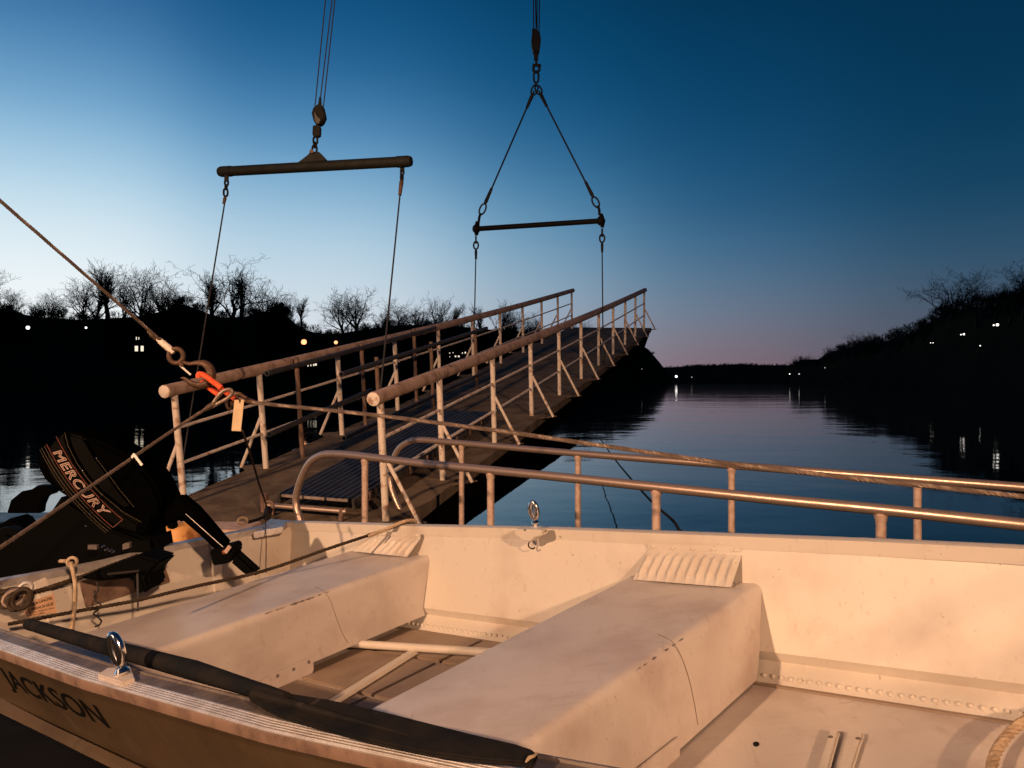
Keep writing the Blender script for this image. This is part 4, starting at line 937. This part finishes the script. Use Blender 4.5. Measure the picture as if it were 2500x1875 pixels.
# oarlocks
def oarlock(c, h, w, axis, up, label, loc_below):
    t = thing('oarlock', label, 'oarlock', c, 'oarlocks'); r = h*.085
    n = 22; pts = []
    for k in range(n):
        a = 2*math.pi*k/n; rr = 1-.18*max(0, -math.sin(a))
        pts.append(c+axis*(w/2-r)*math.cos(a)*rr+up*(h/2-r)*math.sin(a))
    part('ring', MB().tube(pts, [r*(1.0+.55*abs(math.cos(2*math.pi*k/n))) for k in range(n)], 10, closed=True), M['chrome'], t, smooth=80)
    part('collar', MB().tube([c-up*h*.48, c-up*h*.56, c-up*h*.60, c-up*h*.66], [r*1.5,r*2.1,r*2.4,r*2.2], 14), M['chrome'], t)
    part('pin', MB().tube([c-up*h*.6, c-up*(h*.6+loc_below)], r*1.1, 10), M['alu'], t)
    return t
c = hitB(1303,1246,1,.17); Yc = c.y
t = oarlock(c, 50/F*Yc, 26/F*Yc, V((.9,-.42,0)).normalized(), ezb, 'small chrome oarlock standing on the far gunwale of the boat', .085)
q = hitB(1300,1326,1,.145); part('split_pin', MB().tube(smoothpath([q+V((.004,0,.012)), q+V((-.012,0,.004)), q+V((-.015,0,-.012)), q+V((0,0,-.022)), q+V((.010,0,-.016))],4), .0028, 6), M['steel_dark'], t)
sk_ = part('oarlock_socket', MB().prism([hitB(u,v,1,.168) for u, v in ((1273,1286),(1340,1288),(1340,1301),(1322,1308),(1314,1317),(1292,1314),(1287,1307),(1274,1299))], -ea*.045), M['boat_in'], boat, bev=.004)
for u, v in ((1281,1294),(1332,1297)): part('socket_bolt', MB().dome(hitB(u,v,1,.110), -ea, .0045, .003), M['alu_dark'], sk_)
c = hitB(284,1586,1,-1.80); Yc = c.y
oarlock(c, 92/F*Yc*1.0, 44/F*Yc, V((.92,-.38,0)).normalized(), (ezb+V((-.13,0,0))).normalized(), 'large chrome oarlock ring on the near gunwale beside the paddle', .03)
part('oarlock_socket', MB().prism([hitB(u,v,2,.512) for u, v in ((238,1646),(262,1630),(318,1626),(329,1655),(297,1665))], -ezb*.018), M['bench'], boat, bev=.002)

# paddle resting on the near gunwale
pd = thing('paddle', 'long dark paddle lying along the near gunwale with a worn blade tip', 'paddle', hitB(600,1695,2,.52))
part('shaft', MB().tube([hitB(70,1524,2,.50), hitB(256,1579,2,.51), hitB(475,1637,2,.52), hitB(700,1708,2,.528)], [.018,.0205,.0225,.014], 12), M['paddle'], pd)
bl = [(600,1680),(640,1684),(700,1690),(800,1706),(900,1727),(1000,1752),(1150,1790),(1260,1815),(1300,1828),(1312,1842),(1302,1862),(1285,1864),(1268,1858),(1180,1852),(1050,1836),(930,1812),(800,1778),(700,1750),(650,1728),(610,1704)]
part('blade', MB().prism([hitB(u,v,2,.532) for u, v in bl], -ezb*.010), M['paddle'], pd, bev=.003)
part('blade_rib', MB().tube([hitB(620,1693,2,.536), hitB(800,1742,2,.537), hitB(1000,1795,2,.533)], [.011,.006,.001], 8), M['paddle'], pd)
part('tip_edge', MB().tube([hitB(1284,1860,2,.535), hitB(1292,1850,2,.537), hitB(1303,1846,2,.535), hitB(1311,1838,2,.533)], [.0015,.003,.0025,.0015], 6), M['rope_tan'], pd)

# ropes inside the boat
A, B = tr(-1.5,1,.02), BL(-2.07,.21,.50)
lone('painter_rope', rope(smoothpath([at(20,1524,2.95), at(174,1495,3.05), at(332,1466,3.15), at(480,1431,3.27), at(640,1395,3.40), at(800,1340,3.52), at(930,1297,3.62), at(985,1277,B.y), at(996,1275,B.y+.03), at(990,1284,B.y+.07)],5), .0075, lay=.045), M['rope_dark'], 'dark twisted rope stretched across the stern bench to the far gunwale', 'rope')
lone('painter_rope', rope(smoothpath([at(900,1310,3.57), at(940,1293,3.61), at(985,1274,B.y-.01), at(1010,1271,B.y+.01), at(1015,1277,B.y+.03)],5), .0085, lay=.045), M['rope_tan'], 'pale frayed end of the rope tied over the far gunwale', 'rope')
lone('steering_rope', rope(smoothpath([at(0,1448,3.1), at(60,1449,3.15), at(90,1444,3.2), at(184,1414,3.28), at(260,1386,3.36), at(336,1357,3.42)],5), .0105, lay=.05), M['rope_dark'], 'thick dark rope running along the transom under the motor', 'rope')
kn = thing('rope_coil', 'dark knotted rope bundle on the stern corner at the left edge', 'rope', at(60,1458,3.0))
for k in range(5):
    part('loop', MB().tube(ringpts(at(18+k*9,1456+((k*7) % 11),2.98-.02*k), V((.95,.1,.3)).normalized(), V((-.2,.3,.93)).normalized(), .05-.004*k, .022+.003*k, 14), .0085, 6, closed=True), M['rope_dark'] if k != 2 else M['wire'], kn)
part('ring', MB().tube(ringpts(at(62,1438,2.98), V((.9,0,.4)).normalized(), V((-.3,.2,.9)).normalized(), .028, .022, 12), .007, 6, closed=True), M['alu'], kn)
part('tail', MB().tube(smoothpath([at(-20,1440,3.0), at(10,1445,3.0), at(45,1452,3.0)],4), .010, 6), M['rope_dark'], kn)
t = thing('starter_cord', 'tan cord looped on the transom clamp and hanging into the boat', 'cord', at(178,1372,3.15))
part('loop', MB().tube(ringpts(at(176,1372,3.15), V((1,0,.1)).normalized(), Z1, .019, .017, 12), .0065, 8, closed=True), M['rope_tan'], t)
part('stub', MB().tube([at(146,1370,3.17), at(162,1370,3.16)], .0075, 8), M['rope_tan'], t)
part('strand', MB().tube(smoothpath([at(173,1372,3.13), at(178,1395,3.12), at(184,1430,3.1), at(182,1480,3.05), at(175,1537,3.0)],5), .0078, 8), M['rope_tan'], t)
lone('coiled_wire', MB().tube(smoothpath([at(u,v,3.12) for u, v in ((236,1420),(240,1440),(230,1455),(234,1467),(246,1476),(240,1488),(228,1498),(236,1505),(247,1515),(243,1525),(232,1530))],5), .0032, 6), M['cable_dark'], 'thin black curly wire hanging inside the transom', 'wire')
lone('hanging_strap', MB().bar(at(335,1395,3.2), at(337,1492,3.15), .007, .004), M['cable_dark'], 'thin dark strap hanging down from the motor clamp', 'strap')
lone('thin_cord', MB().tube([at(648,1262,4.0), at(650,1330,3.85), at(649,1398,3.75)], .0022, 6), M['rope_dark'], 'thin vertical cord in the far stern corner of the boat', 'cord')

# ------------------------------------------------------------------ outboard motor
YM = 3.42
om = thing('outboard_motor', 'black tilted outboard motor with copper lettering on the boat stern', 'outboard motor', at(260,1390,3.55))
def slab(name, outl, Y0, depth, m, bev, parent=om, **kw): return part(name, MB().prism([at(u,v,Y0) for u, v in outl], V((0,depth,0))), m, parent, bev=bev, **kw)
cw = slab('cowl', [(86,1122),(91,1144),(106,1171),(137,1198),(163,1215),(218,1255),(247,1275),(285,1296),(351,1313),(364,1295),(374,1270),(388,1254),(396,1238),(392,1220),(375,1182),(354,1152),(325,1124),(272,1090),(211,1066),(171,1054),(158,1050),(141,1065),(118,1089),(106,1103),(89,1114)], YM, .22, M['black_flat'], .045)
sp_ = slab('side_panel', [(118,1093),(141,1069),(157,1056),(166,1090),(185,1130),(215,1172),(252,1212),(300,1252),(340,1280),(335,1300),(288,1288),(252,1268),(222,1248),(168,1208),(142,1188),(120,1158),(110,1128)], YM-.016, .05, M['black_gloss'], .010)
slab('top_panel', [(163,1058),(203,1067),(212,1080),(236,1120),(266,1162),(293,1199),(327,1240),(300,1244),(250,1205),(215,1166),(188,1125),(171,1090)], YM-.010, .05, M['black_gloss'], .010)
def arcpt(t_, off, Y_=YM-.022):
    u0, v0, u1, v1 = 137, 1098, 268, 1262; du, dv = u1-u0, v1-v0; L_ = math.hypot(du, dv); n_ = (-dv/L_, du/L_)   # normal to lower left
    b_ = 9.5*4*t_*(1-t_)
    return at(u0+du*t_+n_[0]*(b_-off), v0+dv*t_+n_[1]*(b_-off), Y_)
me = textmesh('MERCURY', 1, .28, .026, 0, 1.10)
mapped('lettering', me, lambda a, b, z: arcpt(.0+a*.97, -11+b*22, YM-.022-z*.01), M['decal'], cw, label='copper outlined lettering MERCURY')
for off, m_, r_ in ((-15,'decal_red',.0016),(15.5,'decal_red',.0016),(-22,'decal_and_glint',.0012),(-30,'decal_and_glint',.0012),(-36,'decal_and_glint',.0009)):
    part('stripe', MB().tube([arcpt(-.12+k*.124, off, YM-.018) for k in range(11)], r_, 5), M[m_], cw)
part('stripe', MB().tube([arcpt(1.12, -15, YM-.018), arcpt(1.12, 15.5, YM-.018)], .0016, 5), M['decal_red'], cw)
for pts in (((158,1056),(166,1088),(186,1128),(214,1168),(250,1210)), ((236,1121),(266,1160),(293,1197),(327,1238)), ((200,1150),(230,1190),(262,1218),(300,1250),(345,1275))):
    part('crease_highlight', MB().tube([at(u,v,YM-.020) for u, v in pts], .0010, 5), M['decal_and_glint'], cw)  # pale lines laid on the cowl creases in place of edge highlights
for u, v in ((154,1198),(218,1253),(209,1284),(128,1124),(202,1148),(235,1119)): part('screw', MB().dome(at(u,v,YM-.019), (0,-1,0), .0035, .002), M['chrome'], cw)
slab('midsection', [(150,1205),(118,1252),(40,1302),(-60,1352),(-60,1440),(60,1420),(240,1390),(300,1398),(374,1384),(385,1362),(374,1300),(351,1308),(247,1270)], YM+.14, .2, M['black_matt'], .03)
slab('lower_unit', [(-40,1300),(10,1290),(60,1310),(20,1380),(-80,1430),(-200,1440),(-230,1400),(-140,1350)], YM+.2, .12, M['black_matt'], .03)
ta = slab('tiller_arm', [(436,1206),(478,1241),(519,1288),(556,1332),(540,1351),(521,1341),(483,1305),(440,1268),(405,1285),(395,1255)], YM+.0, .07, M['black_flat'], .012)
slab('tiller_box', [(511,1344),(571,1327),(577,1343),(562,1374),(519,1382)], YM-.01, .09, M['black_matt'], .006)
slab('tiller_grip', [(572,1340),(586,1354),(624,1388),(635,1400),(612,1412),(590,1400),(556,1370)], YM-.005, .055, M['black_matt'], .016)
part('crease_highlight', MB().tube([at(454,1255,YM-.003), at(500,1296,YM-.003), at(545,1336,YM-.003)], .0014, 5), M['white'], ta)  # white line painted as the highlight along the tiller arm
part('red_button', MB().dome(at(547,1348,YM-.012), (0,-1,0), .011, .006), M['decal_red'], ta)
part('shift_knob', MB().box(at(556,1341,YM-.016), V((.010,0,.014)), (0,.004,0), V((-.006,0,.005))), M['decal'], ta)
cb = slab('clamp_bracket', [(190,1412),(262,1385),(338,1356),(393,1371),(372,1392),(358,1412),(367,1438),(347,1451),(328,1446),(321,1412),(240,1420)], 3.2, .16, M['black_matt'], .010)
for k, (u, v) in enumerate(((252,1333),(260,1341),(278,1347),(270,1343))): part('linkage', MB().tube([at(u-5,v+3,3.38), at(u+5,v-3,3.38)], .003, 6), M['chrome'], cb)
part('clamp_screw', MB().tube([at(264,1402,3.18), at(340,1394,3.18)], .006, 8), M['steel_dark'], cb)
part('clamp_pad', MB().box(at(228,1335,3.38), (.018,0,0), (0,.01,0), V((0,0,.009))), M['alu_dark'], cb); part('clamp_pad', MB().box(at(310,1332,3.38), (.014,0,.004), (0,.01,0), V((0,0,.012))), M['alu_dark'], cb)

# things on the steamer deck behind the boat stern
dr = thing('plastic_drum', 'tan orange plastic drum showing behind the transom under the tiller', 'drum', (at(425,1300,4.7).x,4.7,DZ))
cx_ = at(425,1300,4.7).x; ztp = at(425,1272,4.7).z
part('body', MB().tube([(cx_,4.7,DZ),(cx_,4.7,DZ+.04),(cx_,4.7,ztp-.12),(cx_,4.7,ztp-.03),(cx_,4.7,ztp)], [.14,.155,.155,.13,.09], 20), M['fender'], dr)
part('cap', MB().tube([(cx_+.03,4.62,ztp-.05),(cx_+.03,4.60,ztp+.01)], .03, 10), M['black_matt'], dr)
pb = at(560,1283,5.0)
lone('deck_box', MB().box((pb.x,5.0,(pb.z+DZ)/2), (.17,0,0), (0,.16,0), (0,0,(pb.z-DZ)/2)), M['handrail'], 'pinkish low deck box seen past the tiller behind the transom', 'box', bev=.02)
t = thing('swivel_eye', 'small pale swivel eye fixed above the far stern corner', 'swivel', at(592,1275,4.1))
part('ring', MB().tube(ringpts(at(592,1272,4.1), X1, Z1, .024, .018, 12), .007, 6, closed=True), M['rope_tan'], t)
part('bar', MB().tube([at(600,1276,4.1), at(625,1270,4.15), at(648,1260,4.3)], .008, 6), M['steel_dark'], t)
for xx, lab in ((-1.75,'stern'),(1.2,'bow')):
    lone('timber_cradle', MB().box(BL(xx,-.79,-.30), eb*.09, ea*.72, ezb*.22), M['alu_dark'], 'heavy timber cradle block under the %s of the boat' % lab, 'timber block', bev=.01)
# two ropes added out of view to cast slanting shadow bands into the boat
LB = V((4.4, -7.8, CZ+3.6))
for (u1, v1, u2, v2), tt, rr, lab in (((2560,1395,1880,1880), .17, .011, 'unseen tan rope added to cast a shadow band, nearer the boat'), ((2640,1560,2230,1900), .20, .012, 'unseen tan rope added to cast a shadow band, nearer the lamps')):
    w1 = hitB(u1, v1, 1, .1); w2 = hitB(u2, v2, 2, .0); p1 = w1.lerp(LB, tt); p2 = w2.lerp(LB, tt); d = (p2-p1).normalized()
    if d.z > 0: d = -d; p1, p2 = p2, p1
    k = (p2.z-DZ)/max(.05, -d.z)
    lone('shadow_rope', MB().tube([p1-d*2.5, p2+d*min(.4, k)], rr, 8), M['rope_tan'], lab, 'rope')
print('objects', len(bpy.data.objects))
